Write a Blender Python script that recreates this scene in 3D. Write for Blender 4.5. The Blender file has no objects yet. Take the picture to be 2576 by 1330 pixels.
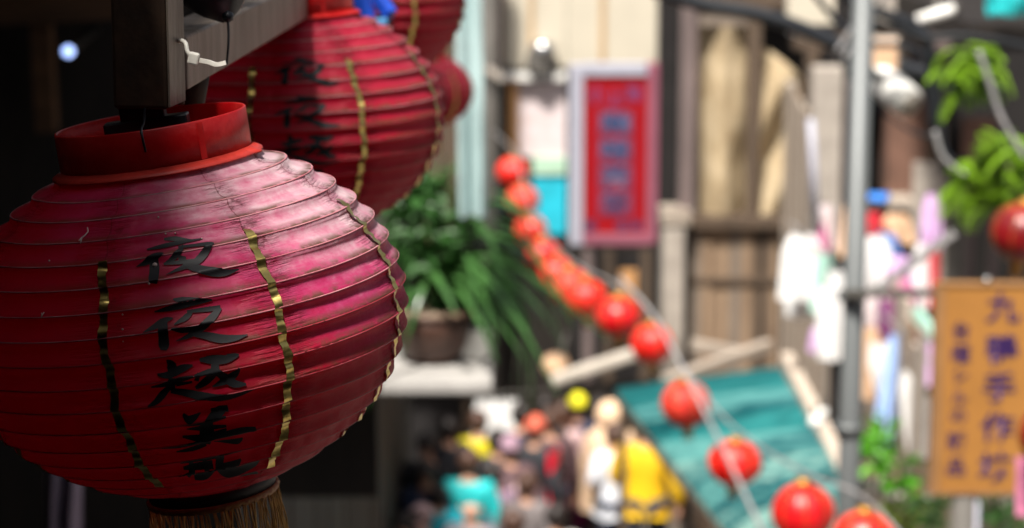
import bpy, bmesh, math, random
from mathutils import Vector, Matrix, Euler, noise
random.seed(7)
PI = math.pi
R_ = math.radians
SC = bpy.context.scene
COL = SC.collection

# ------------------------------------------------------------------ camera, sky, sun, exposure
ZC = 7.3            # camera height above the lower lane
PITCH = R_(10.5)
LENS = 85.0
FPX = 2576 * LENS / 36.0
CAM = Vector((0, 0, ZC))
FWD = Vector((0, math.cos(PITCH), -math.sin(PITCH)))
UPV = Vector((0, math.sin(PITCH), math.cos(PITCH)))
cam_d = bpy.data.cameras.new('camera')
cam = bpy.data.objects.new('camera', cam_d)
COL.objects.link(cam)
cam.location = CAM
cam.rotation_euler = (PI / 2 - PITCH, 0, 0)
cam_d.lens = LENS
cam_d.sensor_width = 36
cam_d.clip_start = 0.05
cam_d.clip_end = 400
cam_d.dof.use_dof = True
cam_d.dof.focus_distance = 2.27
cam_d.dof.aperture_fstop = 5.4
cam_d.dof.aperture_blades = 0
SC.camera = cam

SUN_DIR = Vector((-0.19, -0.46, 0.87)).normalized()      # towards the sun
w = bpy.data.worlds.new('World')
SC.world = w
w.use_nodes = True
nt = w.node_tree
sky = nt.nodes.new('ShaderNodeTexSky')
sky.sky_type = 'NISHITA'
sky.sun_disc = False
sky.sun_elevation = math.asin(SUN_DIR.z)
sky.sun_rotation = math.atan2(SUN_DIR.x, SUN_DIR.y)
sky.air_density = 1.0
sky.dust_density = 4.0
sky.ozone_density = 0.7
bg = nt.nodes['Background']
bg.inputs['Strength'].default_value = 0.055
hsv = nt.nodes.new('ShaderNodeHueSaturation')       # thin even cloud: the same sky, less blue
hsv.inputs['Saturation'].default_value = 0.45
nt.links.new(sky.outputs[0], hsv.inputs['Color'])
nt.links.new(hsv.outputs[0], bg.inputs['Color'])
sd = bpy.data.lights.new('sun', 'SUN')
sun = bpy.data.objects.new('sun', sd)
COL.objects.link(sun)
sd.energy = 5.0
sd.angle = R_(7)
sd.color = (1.0, 0.95, 0.87)
sun.rotation_euler = SUN_DIR.to_track_quat('Z', 'Y').to_euler()
sun.location = (4, -2, 20)
SC.view_settings.view_transform = 'Standard'
SC.view_settings.look = 'None'
SC.view_settings.gamma = 1.0
SC.view_settings.use_curve_mapping = False
SC.view_settings.exposure = 1.0
SC.cycles.max_bounces = 8
SC.cycles.transmission_bounces = 6
SC.cycles.sample_clamp_indirect = 6

# ------------------------------------------------------------------ placing helpers
def ray(px, py):
    return Vector((1, 0, 0)) * ((px - 1288) / FPX) + UPV * ((665 - py) / FPX) + FWD
def at(px, py, d):                       # point at depth d along the view axis
    return CAM + ray(px, py) * d
def P(px, py, Y):                        # point on the vertical plane y = Y
    r = ray(px, py)
    return CAM + r * (Y / r.y)
def PX(px, py, X):                       # point on the plane x = X
    r = ray(px, py)
    return CAM + r * (X / r.x)
def PZ(px, py, Z):
    r = ray(px, py)
    return CAM + r * ((Z - ZC) / r.z)

# ------------------------------------------------------------------ materials
MATS = {}
def mat(name, col, rough=0.7, var=0.18, scale=6.0, bump=0.0, bscale=40.0, metal=0.0, transl=0.0, spec=0.4, stretch=None, col2=None, coat=0.0, rng=(0.3, 0.7), rot=0.0):
    """a node material: base colour broken up by two noises, optional grain stretch, fine relief"""
    if name in MATS:
        return MATS[name]
    m = bpy.data.materials.new(name)
    m.use_nodes = True
    t = m.node_tree
    N = t.nodes.new
    L = t.links.new
    b = t.nodes['Principled BSDF']
    b.inputs['Roughness'].default_value = rough
    b.inputs['Metallic'].default_value = metal
    b.inputs['Specular IOR Level'].default_value = spec
    b.inputs['Coat Weight'].default_value = coat
    b.inputs['Coat Roughness'].default_value = 0.15
    tc = N('ShaderNodeTexCoord')
    mp = N('ShaderNodeMapping')
    if rot:
        vr = N('ShaderNodeVectorRotate')
        vr.rotation_type = 'Z_AXIS'
        vr.inputs['Angle'].default_value = rot
        L(tc.outputs['Object'], vr.inputs['Vector'])
        L(vr.outputs[0], mp.inputs['Vector'])
    else:
        L(tc.outputs['Object'], mp.inputs['Vector'])
    if stretch:
        mp.inputs['Scale'].default_value = stretch
    n1 = N('ShaderNodeTexNoise')
    n1.inputs['Scale'].default_value = scale
    n1.inputs['Detail'].default_value = 8
    n1.inputs['Roughness'].default_value = 0.65
    L(mp.outputs[0], n1.inputs['Vector'])
    rp = N('ShaderNodeMapRange')
    rp.inputs['From Min'].default_value = rng[0]
    rp.inputs['From Max'].default_value = rng[1]
    L(n1.outputs['Fac'], rp.inputs['Value'])
    mx = N('ShaderNodeMix')
    mx.data_type = 'RGBA'
    if col2 is None:
        a = tuple(c * (1 - var) for c in col)
        z = tuple(min(1, c * (1 + var)) for c in col)
    else:
        a, z = col, col2
    mx.inputs['A'].default_value = (*a, 1)
    mx.inputs['B'].default_value = (*z, 1)
    L(rp.outputs[0], mx.inputs['Factor'])
    L(mx.outputs['Result'], b.inputs['Base Color'])
    if bump > 0:
        n2 = N('ShaderNodeTexNoise')
        n2.inputs['Scale'].default_value = bscale
        n2.inputs['Detail'].default_value = 6
        L(mp.outputs[0], n2.inputs['Vector'])
        bp = N('ShaderNodeBump')
        bp.inputs['Strength'].default_value = bump
        bp.inputs['Distance'].default_value = 0.01
        L(n2.outputs['Fac'], bp.inputs['Height'])
        L(bp.outputs[0], b.inputs['Normal'])
    if transl > 0:
        tr = N('ShaderNodeBsdfTranslucent')
        L(mx.outputs['Result'], tr.inputs['Color'])
        ms = N('ShaderNodeMixShader')
        ms.inputs[0].default_value = transl
        L(b.outputs[0], ms.inputs[1])
        L(tr.outputs[0], ms.inputs[2])
        L(ms.outputs[0], t.nodes['Material Output'].inputs['Surface'])
    MATS[name] = m
    return m

def paper_mat(name, lo, hi, mx_, plo, phi, pka, pkb):
    m = bpy.data.materials.new(name)
    m.use_nodes = True
    t = m.node_tree
    L = t.links.new
    def N(k, **kw):
        n = t.nodes.new(k)
        for a, v in kw.items():
            setattr(n, a, v)
        return n
    def math_(op, a, b=None, c=None, clamp=False):
        n = N('ShaderNodeMath', operation=op, use_clamp=clamp)
        for i, v in enumerate((a, b, c)):
            if v is None:
                continue
            if isinstance(v, (int, float)):
                n.inputs[i].default_value = v
            else:
                L(v, n.inputs[i])
        return n.outputs[0]
    def mr(v, a, b_, c=0.0, d=1.0, smooth=True):
        n = N('ShaderNodeMapRange')
        n.interpolation_type = 'SMOOTHSTEP' if smooth else 'LINEAR'
        L(v, n.inputs['Value'])
        for k, x in zip(('From Min', 'From Max', 'To Min', 'To Max'), (a, b_, c, d)):
            n.inputs[k].default_value = x
        return n.outputs[0]
    def noi(vec, s, det=6, rough=0.6):
        n = N('ShaderNodeTexNoise')
        n.inputs['Scale'].default_value = s
        n.inputs['Detail'].default_value = det
        n.inputs['Roughness'].default_value = rough
        L(vec, n.inputs['Vector'])
        return n.outputs['Fac']
    def mixc(f, a, b_):
        n = N('ShaderNodeMix', data_type='RGBA')
        if isinstance(f, float):
            n.inputs['Factor'].default_value = f
        else:
            L(f, n.inputs['Factor'])
        for k, v in (('A', a), ('B', b_)):
            if isinstance(v, tuple):
                n.inputs[k].default_value = (*v, 1)
            else:
                L(v, n.inputs[k])
        return n.outputs['Result']
    tc = N('ShaderNodeTexCoord')
    ob = tc.outputs['Object']
    sx = N('ShaderNodeSeparateXYZ')
    L(ob, sx.inputs[0])
    uv = N('ShaderNodeSeparateXYZ')
    L(tc.outputs['UV'], uv.inputs[0])
    U, V = uv.outputs[0], uv.outputs[1]
    fv = math_('FRACT', V)
    big = noi(ob, 9, 6)
    fine = noi(ob, 55, 8, 0.7)
    speck = noi(ob, 160, 6, 0.7)
    streakmap = N('ShaderNodeMapping')
    streakmap.inputs['Scale'].default_value = (60, 60, 14)
    L(ob, streakmap.inputs[0])
    streak = noi(streakmap.outputs[0], 4, 6)
    # faded, dusty paper plus a painted highlight, paler towards the upper right
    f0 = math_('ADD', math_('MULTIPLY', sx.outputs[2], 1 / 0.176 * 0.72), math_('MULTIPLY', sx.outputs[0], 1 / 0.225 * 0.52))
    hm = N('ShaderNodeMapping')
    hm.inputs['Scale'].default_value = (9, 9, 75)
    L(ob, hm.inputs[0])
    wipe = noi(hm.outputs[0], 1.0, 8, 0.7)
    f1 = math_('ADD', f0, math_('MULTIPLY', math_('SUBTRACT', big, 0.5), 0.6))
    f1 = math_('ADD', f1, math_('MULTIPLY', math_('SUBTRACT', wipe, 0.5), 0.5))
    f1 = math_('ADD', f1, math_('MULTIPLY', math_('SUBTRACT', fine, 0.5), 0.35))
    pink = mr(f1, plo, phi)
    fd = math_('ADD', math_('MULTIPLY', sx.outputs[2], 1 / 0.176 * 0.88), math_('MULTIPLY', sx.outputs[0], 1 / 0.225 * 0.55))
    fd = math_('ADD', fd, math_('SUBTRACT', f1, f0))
    dust_highlight = mr(fd, lo, hi, 0, mx_)
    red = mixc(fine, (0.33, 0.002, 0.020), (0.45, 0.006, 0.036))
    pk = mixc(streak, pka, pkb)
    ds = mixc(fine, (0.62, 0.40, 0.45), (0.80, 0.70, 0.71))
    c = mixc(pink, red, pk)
    c = mixc(dust_highlight, c, ds)
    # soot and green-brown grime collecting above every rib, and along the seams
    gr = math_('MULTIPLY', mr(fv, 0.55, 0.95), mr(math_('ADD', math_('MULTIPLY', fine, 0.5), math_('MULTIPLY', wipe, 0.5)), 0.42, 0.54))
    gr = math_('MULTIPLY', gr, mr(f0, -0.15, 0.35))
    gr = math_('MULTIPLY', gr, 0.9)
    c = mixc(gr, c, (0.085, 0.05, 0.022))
    su = math_('MINIMUM', U, math_('SUBTRACT', 1.0, U))
    seam = math_('MULTIPLY', mr(U, 0.26, 0.02), mr(noi(ob, 70, 7, 0.7), 0.5, 0.66))
    seam = math_('MULTIPLY', seam, 0.75)
    c = mixc(seam, c, (0.05, 0.012, 0.012))
    edge = mr(su, 0.012, 0.002, 0, 0.75)
    c = mixc(edge, c, (0.04, 0.012, 0.012))
    spots = math_('MULTIPLY', mr(speck, 0.70, 0.76), 0.5)
    c = mixc(spots, c, (0.03, 0.012, 0.012))
    b = t.nodes['Principled BSDF']
    L(c, b.inputs['Base Color'])
    L(mr(fine, 0.3, 0.7, 0.42, 0.62), b.inputs['Roughness'])
    b.inputs['Specular IOR Level'].default_value = 0.3
    # creases: fine horizontal puckers beside the glued seam, soft dents elsewhere
    cm = N('ShaderNodeMapping')
    cm.inputs['Scale'].default_value = (10, 55, 1)
    cuv = N('ShaderNodeCombineXYZ')
    L(math_('MULTIPLY', U, 0.35), cuv.inputs[0])
    L(math_('MULTIPLY', V, 0.11), cuv.inputs[1])
    L(math_('ADD', sx.outputs[0], sx.outputs[1]), cuv.inputs[2])
    L(cuv.outputs[0], cm.inputs[0])
    puck = math_('MULTIPLY', noi(cm.outputs[0], 1.6, 5), mr(su, 0.24, 0.03))
    dent = math_('ADD', math_('MULTIPLY', puck, 1.9), math_('ADD', math_('MULTIPLY', noi(ob, 30, 4), 0.35), math_('MULTIPLY', speck, 0.06)))
    bp = N('ShaderNodeBump')
    bp.inputs['Strength'].default_value = 0.75
    bp.inputs['Distance'].default_value = 0.006
    L(dent, bp.inputs['Height'])
    L(bp.outputs[0], b.inputs['Normal'])
    tr = N('ShaderNodeBsdfTranslucent')
    L(mixc(0.8, c, (0.68, 0.003, 0.035)), tr.inputs['Color'])
    ms = N('ShaderNodeMixShader')
    ms.inputs[0].default_value = 0.42
    L(b.outputs[0], ms.inputs[1])
    L(tr.outputs[0], ms.inputs[2])
    L(ms.outputs[0], t.nodes['Material Output'].inputs['Surface'])
    return m

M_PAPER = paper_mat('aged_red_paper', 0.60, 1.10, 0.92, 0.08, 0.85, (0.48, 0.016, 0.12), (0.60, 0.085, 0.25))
M_PAPER2 = paper_mat('less_pale_red_paper', 0.85, 1.6, 0.5, 0.3, 1.1, (0.36, 0.008, 0.03), (0.46, 0.05, 0.09))  # weaker fading and weaker painted highlight for the far lanterns
M_RIB = mat('rib_paper', (0.22, 0.004, 0.012), 0.5, 0.5, 22, col2=(0.34, 0.05, 0.07))
M_RIBPALE = mat('faded_lit_rib_paper', (0.34, 0.04, 0.07), 0.5, 0.5, 22, col2=(0.52, 0.26, 0.28))  # upper ribs: fading plus the lit zone put into one paler colour
M_INK = mat('black_ink', (0.010, 0.010, 0.012), 0.55, 0.4, 60, spec=0.3)
M_COLLAR = mat('red_plastic', (0.44, 0.004, 0.006), 0.34, 0.25, 26, transl=0.32, spec=0.5, bump=0.12, bscale=60, col2=(0.58, 0.030, 0.026), rng=(0.42, 0.72))
M_FLANGE = mat('faded_red_plastic', (0.44, 0.032, 0.022), 0.45, 0.25, 25, transl=0.12)
M_DARKCOLLAR = mat('black_collar', (0.012, 0.008, 0.008), 0.6, 0.4, 30)
M_GOLD = mat('gold_foil', (0.62, 0.47, 0.15), 0.30, 0.25, 60, metal=1.0, bump=0.1, bscale=80)
M_FRINGE = mat('gold_thread', (0.50, 0.27, 0.05), 0.45, 0.35, 120)
M_BRAID = mat('red_gold_braid', (0.25, 0.05, 0.015), 0.6, 0.5, 260, col2=(0.40, 0.22, 0.06))
M_STEEL = mat('grimy_steel', (0.13, 0.095, 0.07), 0.5, 0.5, 20, bump=0.35, bscale=60, metal=0.45, stretch=(1, 1, 0.25), col2=(0.30, 0.245, 0.20))
M_RUST = mat('rusted_steel', (0.018, 0.011, 0.007), 0.75, 0.6, 28, bump=0.12, bscale=70, metal=0.2, col2=(0.065, 0.032, 0.016))
M_WELD = mat('weld_bead', (0.16, 0.11, 0.07), 0.6, 0.5, 90, metal=0.4, bump=0.7, bscale=140)
M_TIE = mat('white_nylon', (0.72, 0.69, 0.62), 0.4, 0.1, 60)
M_BLACKP = mat('black_plastic', (0.008, 0.009, 0.012), 0.35, 0.3, 40)
M_BLUE = mat('blue_plastic', (0.01, 0.05, 0.36), 0.4, 0.3, 30)
M_THREAD = mat('pale_lint', (0.55, 0.42, 0.38), 0.8, 0.2, 60)
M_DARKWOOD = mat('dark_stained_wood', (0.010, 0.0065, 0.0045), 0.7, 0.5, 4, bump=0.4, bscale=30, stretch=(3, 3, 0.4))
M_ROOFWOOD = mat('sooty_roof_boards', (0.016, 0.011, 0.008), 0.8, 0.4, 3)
M_BROWNWOOD = mat('brown_beam_wood', (0.075, 0.035, 0.014), 0.65, 0.4, 5, stretch=(0.4, 3, 3))
M_WOOD = mat('weathered_plank', (0.14, 0.088, 0.054), 0.8, 0.45, 3.0, bump=0.5, bscale=26, stretch=(4, 4, 0.35), col2=(0.31, 0.215, 0.14))
M_WOOD2 = mat('weathered_plank_grey', (0.11, 0.085, 0.065), 0.8, 0.4, 3.0, bump=0.5, bscale=26, stretch=(4, 4, 0.35), col2=(0.25, 0.20, 0.16))
M_WOOD3 = mat('weathered_plank_dark', (0.05, 0.033, 0.022), 0.8, 0.4, 3.0, bump=0.5, bscale=26, stretch=(4, 4, 0.35), col2=(0.11, 0.075, 0.05))
M_SUNWOOD = mat('sunlit_tone_plank', (0.34, 0.27, 0.21), 0.8, 0.4, 3.0, bump=0.5, bscale=26, stretch=(4, 4, 0.35), col2=(0.56, 0.48, 0.40))  # paler wood colour makes up for the weak grazing sun
M_TIMBER = mat('grey_timber', (0.22, 0.18, 0.145), 0.8, 0.4, 4, bump=0.4, bscale=30, stretch=(0.5, 3, 3), col2=(0.40, 0.34, 0.28))
M_CREAM = mat('cream_panel', (0.50, 0.45, 0.36), 0.7, 0.08, 2.0, bump=0.1)
M_TAN = mat('tan_batten', (0.42, 0.28, 0.15), 0.7, 0.15, 5)
M_MAROON = mat('maroon_paint', (0.11, 0.012, 0.03), 0.55, 0.25, 5)
M_POST = mat('dark_grey_post', (0.075, 0.068, 0.06), 0.7, 0.3, 5)
M_MAUVE = mat('mauve_painted_post', (0.14, 0.105, 0.10), 0.65, 0.25, 4, stretch=(2, 2, 0.4))
M_DARKIN = mat('dark_opening', (0.010, 0.008, 0.008), 0.9, 0.3, 4)
M_CURTAIN = mat('tan_canvas', (0.34, 0.24, 0.13), 0.85, 0.3, 3.0, transl=0.25, bump=0.2, col2=(0.62, 0.50, 0.33))
M_CONC = mat('pale_concrete', (0.34, 0.30, 0.26), 0.85, 0.25, 5, bump=0.3)
M_WHITE = mat('white_paint', (0.78, 0.76, 0.72), 0.55, 0.06, 5)
M_LEDGE = mat('grey_white_ledge', (0.30, 0.285, 0.27), 0.7, 0.2, 5)
M_CLOTHW = mat('white_cotton', (0.82, 0.81, 0.80), 0.85, 0.05, 6, transl=0.15)
M_CLOTHPINK = mat('pink_cotton', (0.62, 0.20, 0.36), 0.85, 0.2, 8)
M_CLOTHMINT = mat('mint_cotton', (0.42, 0.70, 0.58), 0.85, 0.12, 8)
M_CLOTHBLUE = mat('pale_blue_cotton', (0.34, 0.48, 0.80), 0.85, 0.15, 8)
M_CLOTHPURPLE = mat('plum_cotton', (0.20, 0.05, 0.16), 0.85, 0.25, 8)
M_CLOTHPEACH = mat('peach_cotton', (0.66, 0.42, 0.26), 0.85, 0.15, 8)
M_CLOTHRED = mat('red_cotton', (0.55, 0.02, 0.035), 0.8, 0.2, 8)
M_LILAC = mat('lilac_cotton', (0.60, 0.38, 0.64), 0.8, 0.15, 8)
M_DEEPBLUE = mat('royal_blue_fabric', (0.03, 0.16, 0.52), 0.7, 0.2, 8)
M_CYAN = mat('cyan_panel', (0.02, 0.42, 0.55), 0.5, 0.2, 4)
M_MINT = mat('mint_panel', (0.40, 0.58, 0.44), 0.5, 0.15, 4)
M_POSTER = mat('pale_poster', (0.58, 0.46, 0.44), 0.6, 0.2, 7, col2=(0.68, 0.60, 0.62))
M_ORANGE = mat('orange_frame', (0.58, 0.30, 0.12), 0.6, 0.2, 6)
M_STAINLESS = mat('brushed_stainless', (0.62, 0.62, 0.62), 0.25, 0.1, 20, metal=1.0)
M_SIGNRED = mat('sign_red', (0.26, 0.001, 0.005), 0.45, 0.12, 4)
M_SIGNFRAME = mat('sign_white_frame', (0.34, 0.34, 0.40), 0.45, 0.08, 5)
M_SIGNPINK = mat('sign_frame_shade', (0.24, 0.075, 0.11), 0.5, 0.12, 5)  # darker frame colour paints the shaded right and bottom edges
M_SIGNBLUE = mat('sign_blue_ink', (0.012, 0.055, 0.14), 0.5, 0.2, 12)
M_SIGNHALO = mat('sign_mauve_halo', (0.17, 0.025, 0.06), 0.5, 0.15, 9)
M_SIGNOUT = mat('sign_grey_outline', (0.24, 0.16, 0.24), 0.5, 0.15, 9)
M_SIGNOR = mat('orange_sign_board', (0.33, 0.145, 0.032), 0.55, 0.12, 3.5)
M_SIGNORF = mat('orange_sign_edge', (0.26, 0.13, 0.05), 0.6, 0.2, 6)
M_SIGNINK = mat('indigo_ink', (0.030, 0.010, 0.075), 0.5, 0.2, 12)
M_BALL = mat('red_lantern_cloth', (0.82, 0.014, 0.010), 0.42, 0.15, 5, spec=0.6, transl=0.2, coat=0.15)
M_BALLF = mat('faded_lantern_cloth', (0.72, 0.045, 0.030), 0.5, 0.2, 7, spec=0.4, transl=0.2)
M_BALLC = mat('crimson_lantern_cloth', (0.66, 0.008, 0.012), 0.38, 0.2, 7, spec=0.5, transl=0.2)
M_BALLGOLD = mat('lantern_gold_cap', (0.55, 0.28, 0.06), 0.4, 0.2, 20, metal=0.5)
M_TAG = mat('pink_paper_tag', (0.62, 0.20, 0.34), 0.7, 0.15, 10)
M_CABLE = mat('black_cable', (0.010, 0.012, 0.016), 0.5, 0.3, 10)
M_GREYCABLE = mat('grey_cable', (0.26, 0.25, 0.25), 0.55, 0.2, 10)
M_POLE = mat('galvanised_pole', (0.12, 0.128, 0.13), 0.5, 0.2, 4, metal=0.3, stretch=(1, 1, 0.2))
_d = PZ(1962, 932, 3.25) - PZ(1548, 985, 2.55)
TEAL_ROT = -math.atan2(_d.y, _d.x)      # sheets weather along their ribs
M_TEAL = mat('teal_roof_sheet', (0.004, 0.09, 0.11), 0.5, 0.45, 1.7, stretch=(0.10, 8.5, 0.10), col2=(0.14, 0.40, 0.38), bump=0.0, rng=(0.42, 0.60), rot=TEAL_ROT)
M_TEALL = mat('teal_roof_sheet_faded', (0.015, 0.15, 0.165), 0.5, 0.45, 1.7, stretch=(0.10, 8.5, 0.10), col2=(0.32, 0.56, 0.50), bump=0.0, rng=(0.42, 0.60), rot=TEAL_ROT)
M_TEALD = mat('teal_roof_sheet_dark', (0.003, 0.07, 0.08), 0.5, 0.45, 1.7, stretch=(0.10, 8.0, 0.10), col2=(0.03, 0.24, 0.24), bump=0.0, rng=(0.42, 0.60), rot=TEAL_ROT)
M_TEALT = mat('teal_tarpaulin', (0.02, 0.40, 0.42), 0.45, 0.3, 5)
M_BRICK = mat('brown_render', (0.135, 0.07, 0.048), 0.85, 0.3, 6, bump=0.3)
M_LEAF = mat('dark_leaf', (0.030, 0.10, 0.018), 0.42, 0.5, 5, transl=0.2, spec=0.5)
M_LEAFL = mat('strap_leaf', (0.045, 0.12, 0.03), 0.3, 0.4, 6, transl=0.2, spec=0.6)
M_FERN = mat('bright_fern', (0.20, 0.36, 0.015), 0.5, 0.35, 6, transl=0.35)
M_VINE = mat('bright_vine', (0.10, 0.36, 0.015), 0.45, 0.35, 6, transl=0.3)
M_STEM = mat('plant_stem', (0.06, 0.06, 0.02), 0.7, 0.3, 10)
M_POT = mat('brown_glazed_bowl', (0.055, 0.026, 0.018), 0.4, 0.3, 8)
M_POTRIM = mat('bowl_rim', (0.20, 0.12, 0.085), 0.5, 0.3, 10)
M_SOIL = mat('pale_gravel_soil', (0.30, 0.24, 0.16), 0.9, 0.5, 30, bump=0.6)
M_PALECLOTH = mat('pale_aqua_sheet', (0.52, 0.68, 0.68), 0.5, 0.15, 5, transl=0.35)
M_GROUND = mat('stone_paving', (0.17, 0.15, 0.135), 0.85, 0.3, 2.0, bump=0.3)
M_SKIN = mat('skin', (0.50, 0.27, 0.18), 0.5, 0.1, 10)
M_SKINP = mat('skin_fair', (0.60, 0.34, 0.24), 0.5, 0.1, 10)
M_HAIR = mat('dark_hair', (0.014, 0.009, 0.008), 0.5, 0.3, 30)
M_HAIRBR = mat('brown_hair', (0.06, 0.028, 0.018), 0.5, 0.3, 30)
M_EYE = mat('eye_dark', (0.02, 0.015, 0.012), 0.3, 0.2, 30)
M_SHOE = mat('dark_shoe', (0.02, 0.02, 0.022), 0.6, 0.3, 30)

# ------------------------------------------------------------------ mesh helpers
class MB:
    def __init__(s):
        s.v = []; s.f = []; s.uv = None
    def add(s, vs, fs):
        o = len(s.v)
        s.v += [tuple(x) for x in vs]
        s.f += [tuple(i + o for i in f) for f in fs]
        return s
    def box(s, c, size, rot=None):
        c = Vector(c); hx, hy, hz = (k / 2 for k in size)
        vs = [Vector((x, y, z)) for x in (-hx, hx) for y in (-hy, hy) for z in (-hz, hz)]
        if rot is not None:
            vs = [rot @ v for v in vs]
        return s.add([c + v for v in vs], [(0, 1, 3, 2), (4, 6, 7, 5), (0, 4, 5, 1), (2, 3, 7, 6), (0, 2, 6, 4), (1, 5, 7, 3)])
    def rect(s, x0, y0, x1, y1, Y, t):      # slab whose front face covers pixels at plane Y
        a = P(x0, y0, Y); b = P(x1, y1, Y)
        return s.box(((a.x + b.x) / 2, Y + t / 2, (a.z + b.z) / 2), (abs(b.x - a.x), t, abs(a.z - b.z)))
    def bar(s, p0, p1, w, h=None):
        p0 = Vector(p0); p1 = Vector(p1); h = h or w
        d = p1 - p0
        q = d.to_track_quat('X', 'Z').to_matrix()
        return s.box((p0 + p1) / 2, (d.length, w, h), q)
    def tube(s, pts, rad, n=8, cap=True):
        pts = [Vector(p) for p in pts]
        if not isinstance(rad, (list, tuple)):
            rad = [rad] * len(pts)
        rings = []; up = None
        for i, p in enumerate(pts):
            d = (pts[min(i + 1, len(pts) - 1)] - pts[max(i - 1, 0)])
            d = d.normalized() if d.length > 1e-9 else Vector((0, 0, 1))
            if up is None:
                up = Vector((0, 0, 1)) if abs(d.z) < 0.9 else Vector((0, 1, 0))
            a = d.cross(up)
            a = a.normalized() if a.length > 1e-6 else d.orthogonal().normalized()
            up = a.cross(d).normalized()
            rings.append([p + (a * math.cos(2 * PI * k / n) + up * math.sin(2 * PI * k / n)) * rad[i] for k in range(n)])
        vs = [v for r in rings for v in r]
        fs = []
        for i in range(len(pts) - 1):
            for k in range(n):
                fs.append((i * n + k, i * n + (k + 1) % n, (i + 1) * n + (k + 1) % n, (i + 1) * n + k))
        if cap:
            fs.append(tuple(range(n))[::-1]); fs.append(tuple((len(pts) - 1) * n + k for k in range(n)))
        return s.add(vs, fs)
    def lathe(s, prof, n=48, c=(0, 0, 0), close=False, lobe=None):
        c = Vector(c); vs = []; fs = []
        for i, (r, z) in enumerate(prof):
            for k in range(n):
                a = 2 * PI * k / n
                rr = r * (lobe(a, i) if lobe else 1)
                vs.append(c + Vector((rr * math.cos(a), rr * math.sin(a), z)))
        m = len(prof)
        for i in range(m if close else m - 1):
            j = (i + 1) % m
            for k in range(n):
                fs.append((i * n + k, i * n + (k + 1) % n, j * n + (k + 1) % n, j * n + k))
        return s.add(vs, fs)
    def grid(s, fn, nu, nv):
        vs = [fn(i / nu, j / nv) for j in range(nv + 1) for i in range(nu + 1)]
        fs = [(j * (nu + 1) + i, j * (nu + 1) + i + 1, (j + 1) * (nu + 1) + i + 1, (j + 1) * (nu + 1) + i) for j in range(nv) for i in range(nu)]
        return s.add(vs, fs)
    def mesh(s, name, off=(0, 0, 0), smooth=False):
        off = Vector(off)
        me = bpy.data.meshes.new(name)
        me.from_pydata([tuple(Vector(v) - off) for v in s.v], [], s.f)
        if smooth:
            me.polygons.foreach_set('use_smooth', [True] * len(me.polygons))
        me.update()
        return me

def link(name, me, m, parent=None, label=None, loc=None):
    o = bpy.data.objects.new(name, me)
    COL.objects.link(o)
    if m is not None and me is not None and not me.materials:
        me.materials.append(m)
    if parent is not None:
        o.parent = parent
    if loc is not None:
        o.location = loc
    if label:
        o['label'] = label
    return o
def root_loc(p):
    while p.parent is not None:
        p = p.parent
    return p.location
def part(name, mb, m, parent, smooth=False, label=None, local=False, bevel=0.0):
    me = mb.mesh(name, (0, 0, 0) if local else root_loc(parent), smooth)
    o = link(name, me, m, parent, label)
    if bevel:
        b = o.modifiers.new('bevel', 'BEVEL'); b.width = bevel; b.segments = 2; b.limit_method = 'ANGLE'
    return o
def thing(name, label, cat, loc=(0, 0, 0), group=None):
    o = bpy.data.objects.new(name, None)
    COL.objects.link(o)
    o.empty_display_size = 0.1
    o.location = loc
    o['label'] = label; o['category'] = cat
    if group:
        o['group'] = group
    return o
def solo(name, mb, m, label, cat, loc, group=None, smooth=False, bevel=0.0):
    o = link(name, mb.mesh(name, loc, smooth), m)
    o.location = loc
    o['label'] = label; o['category'] = cat
    if group:
        o['group'] = group
    if bevel:
        b = o.modifiers.new('bevel', 'BEVEL'); b.width = bevel; b.segments = 2; b.limit_method = 'ANGLE'
    return o
def struct(name, mb, m, smooth=False):
    o = link(name, mb.mesh(name, (0, 0, 0), smooth), m)
    o['kind'] = 'structure'
    return o
def copy_tree(o, parent=None):
    c = o.copy(); COL.objects.link(c); c.parent = parent
    for ch in list(o.children):
        copy_tree(ch, c)
    return c
def smooth_path(pts, n):
    """Catmull-Rom through tuples of any length"""
    out = []
    m = len(pts)
    for i in range(m - 1):
        p0 = pts[max(i - 1, 0)]; p1 = pts[i]; p2 = pts[i + 1]; p3 = pts[min(i + 2, m - 1)]
        for k in range(n):
            t = k / n
            out.append(tuple(0.5 * ((2 * b) + (-a + c) * t + (2 * a - 5 * b + 4 * c - d) * t * t + (-a + 3 * b - 3 * c + d) * t ** 3) for a, b, c, d in zip(p0, p1, p2, p3)))
    out.append(tuple(pts[-1]))
    return out

# ================================================================== THE SETTING
g = MB()
g.add([(-60, -20, 0), (60, -20, 0), (60, 90, 0), (-60, 90, 0)], [(0, 1, 2, 3)])
struct('ground', g, M_GROUND)
# the paving slabs one could tell apart between the crowd's feet
for iy in range(7):
    for ix in range(9):
        s_ = MB().box((-1.4 + ix * 0.46 + (iy % 2) * 0.2 + random.uniform(-.01, .01), 23.6 + iy * 0.62, 0.012), (0.44, 0.6, 0.024 + random.uniform(0, .008)))
        so = link('paving_slab', s_.mesh('paving_slab'), M_GROUND, bpy.data.objects['ground'])

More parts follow.
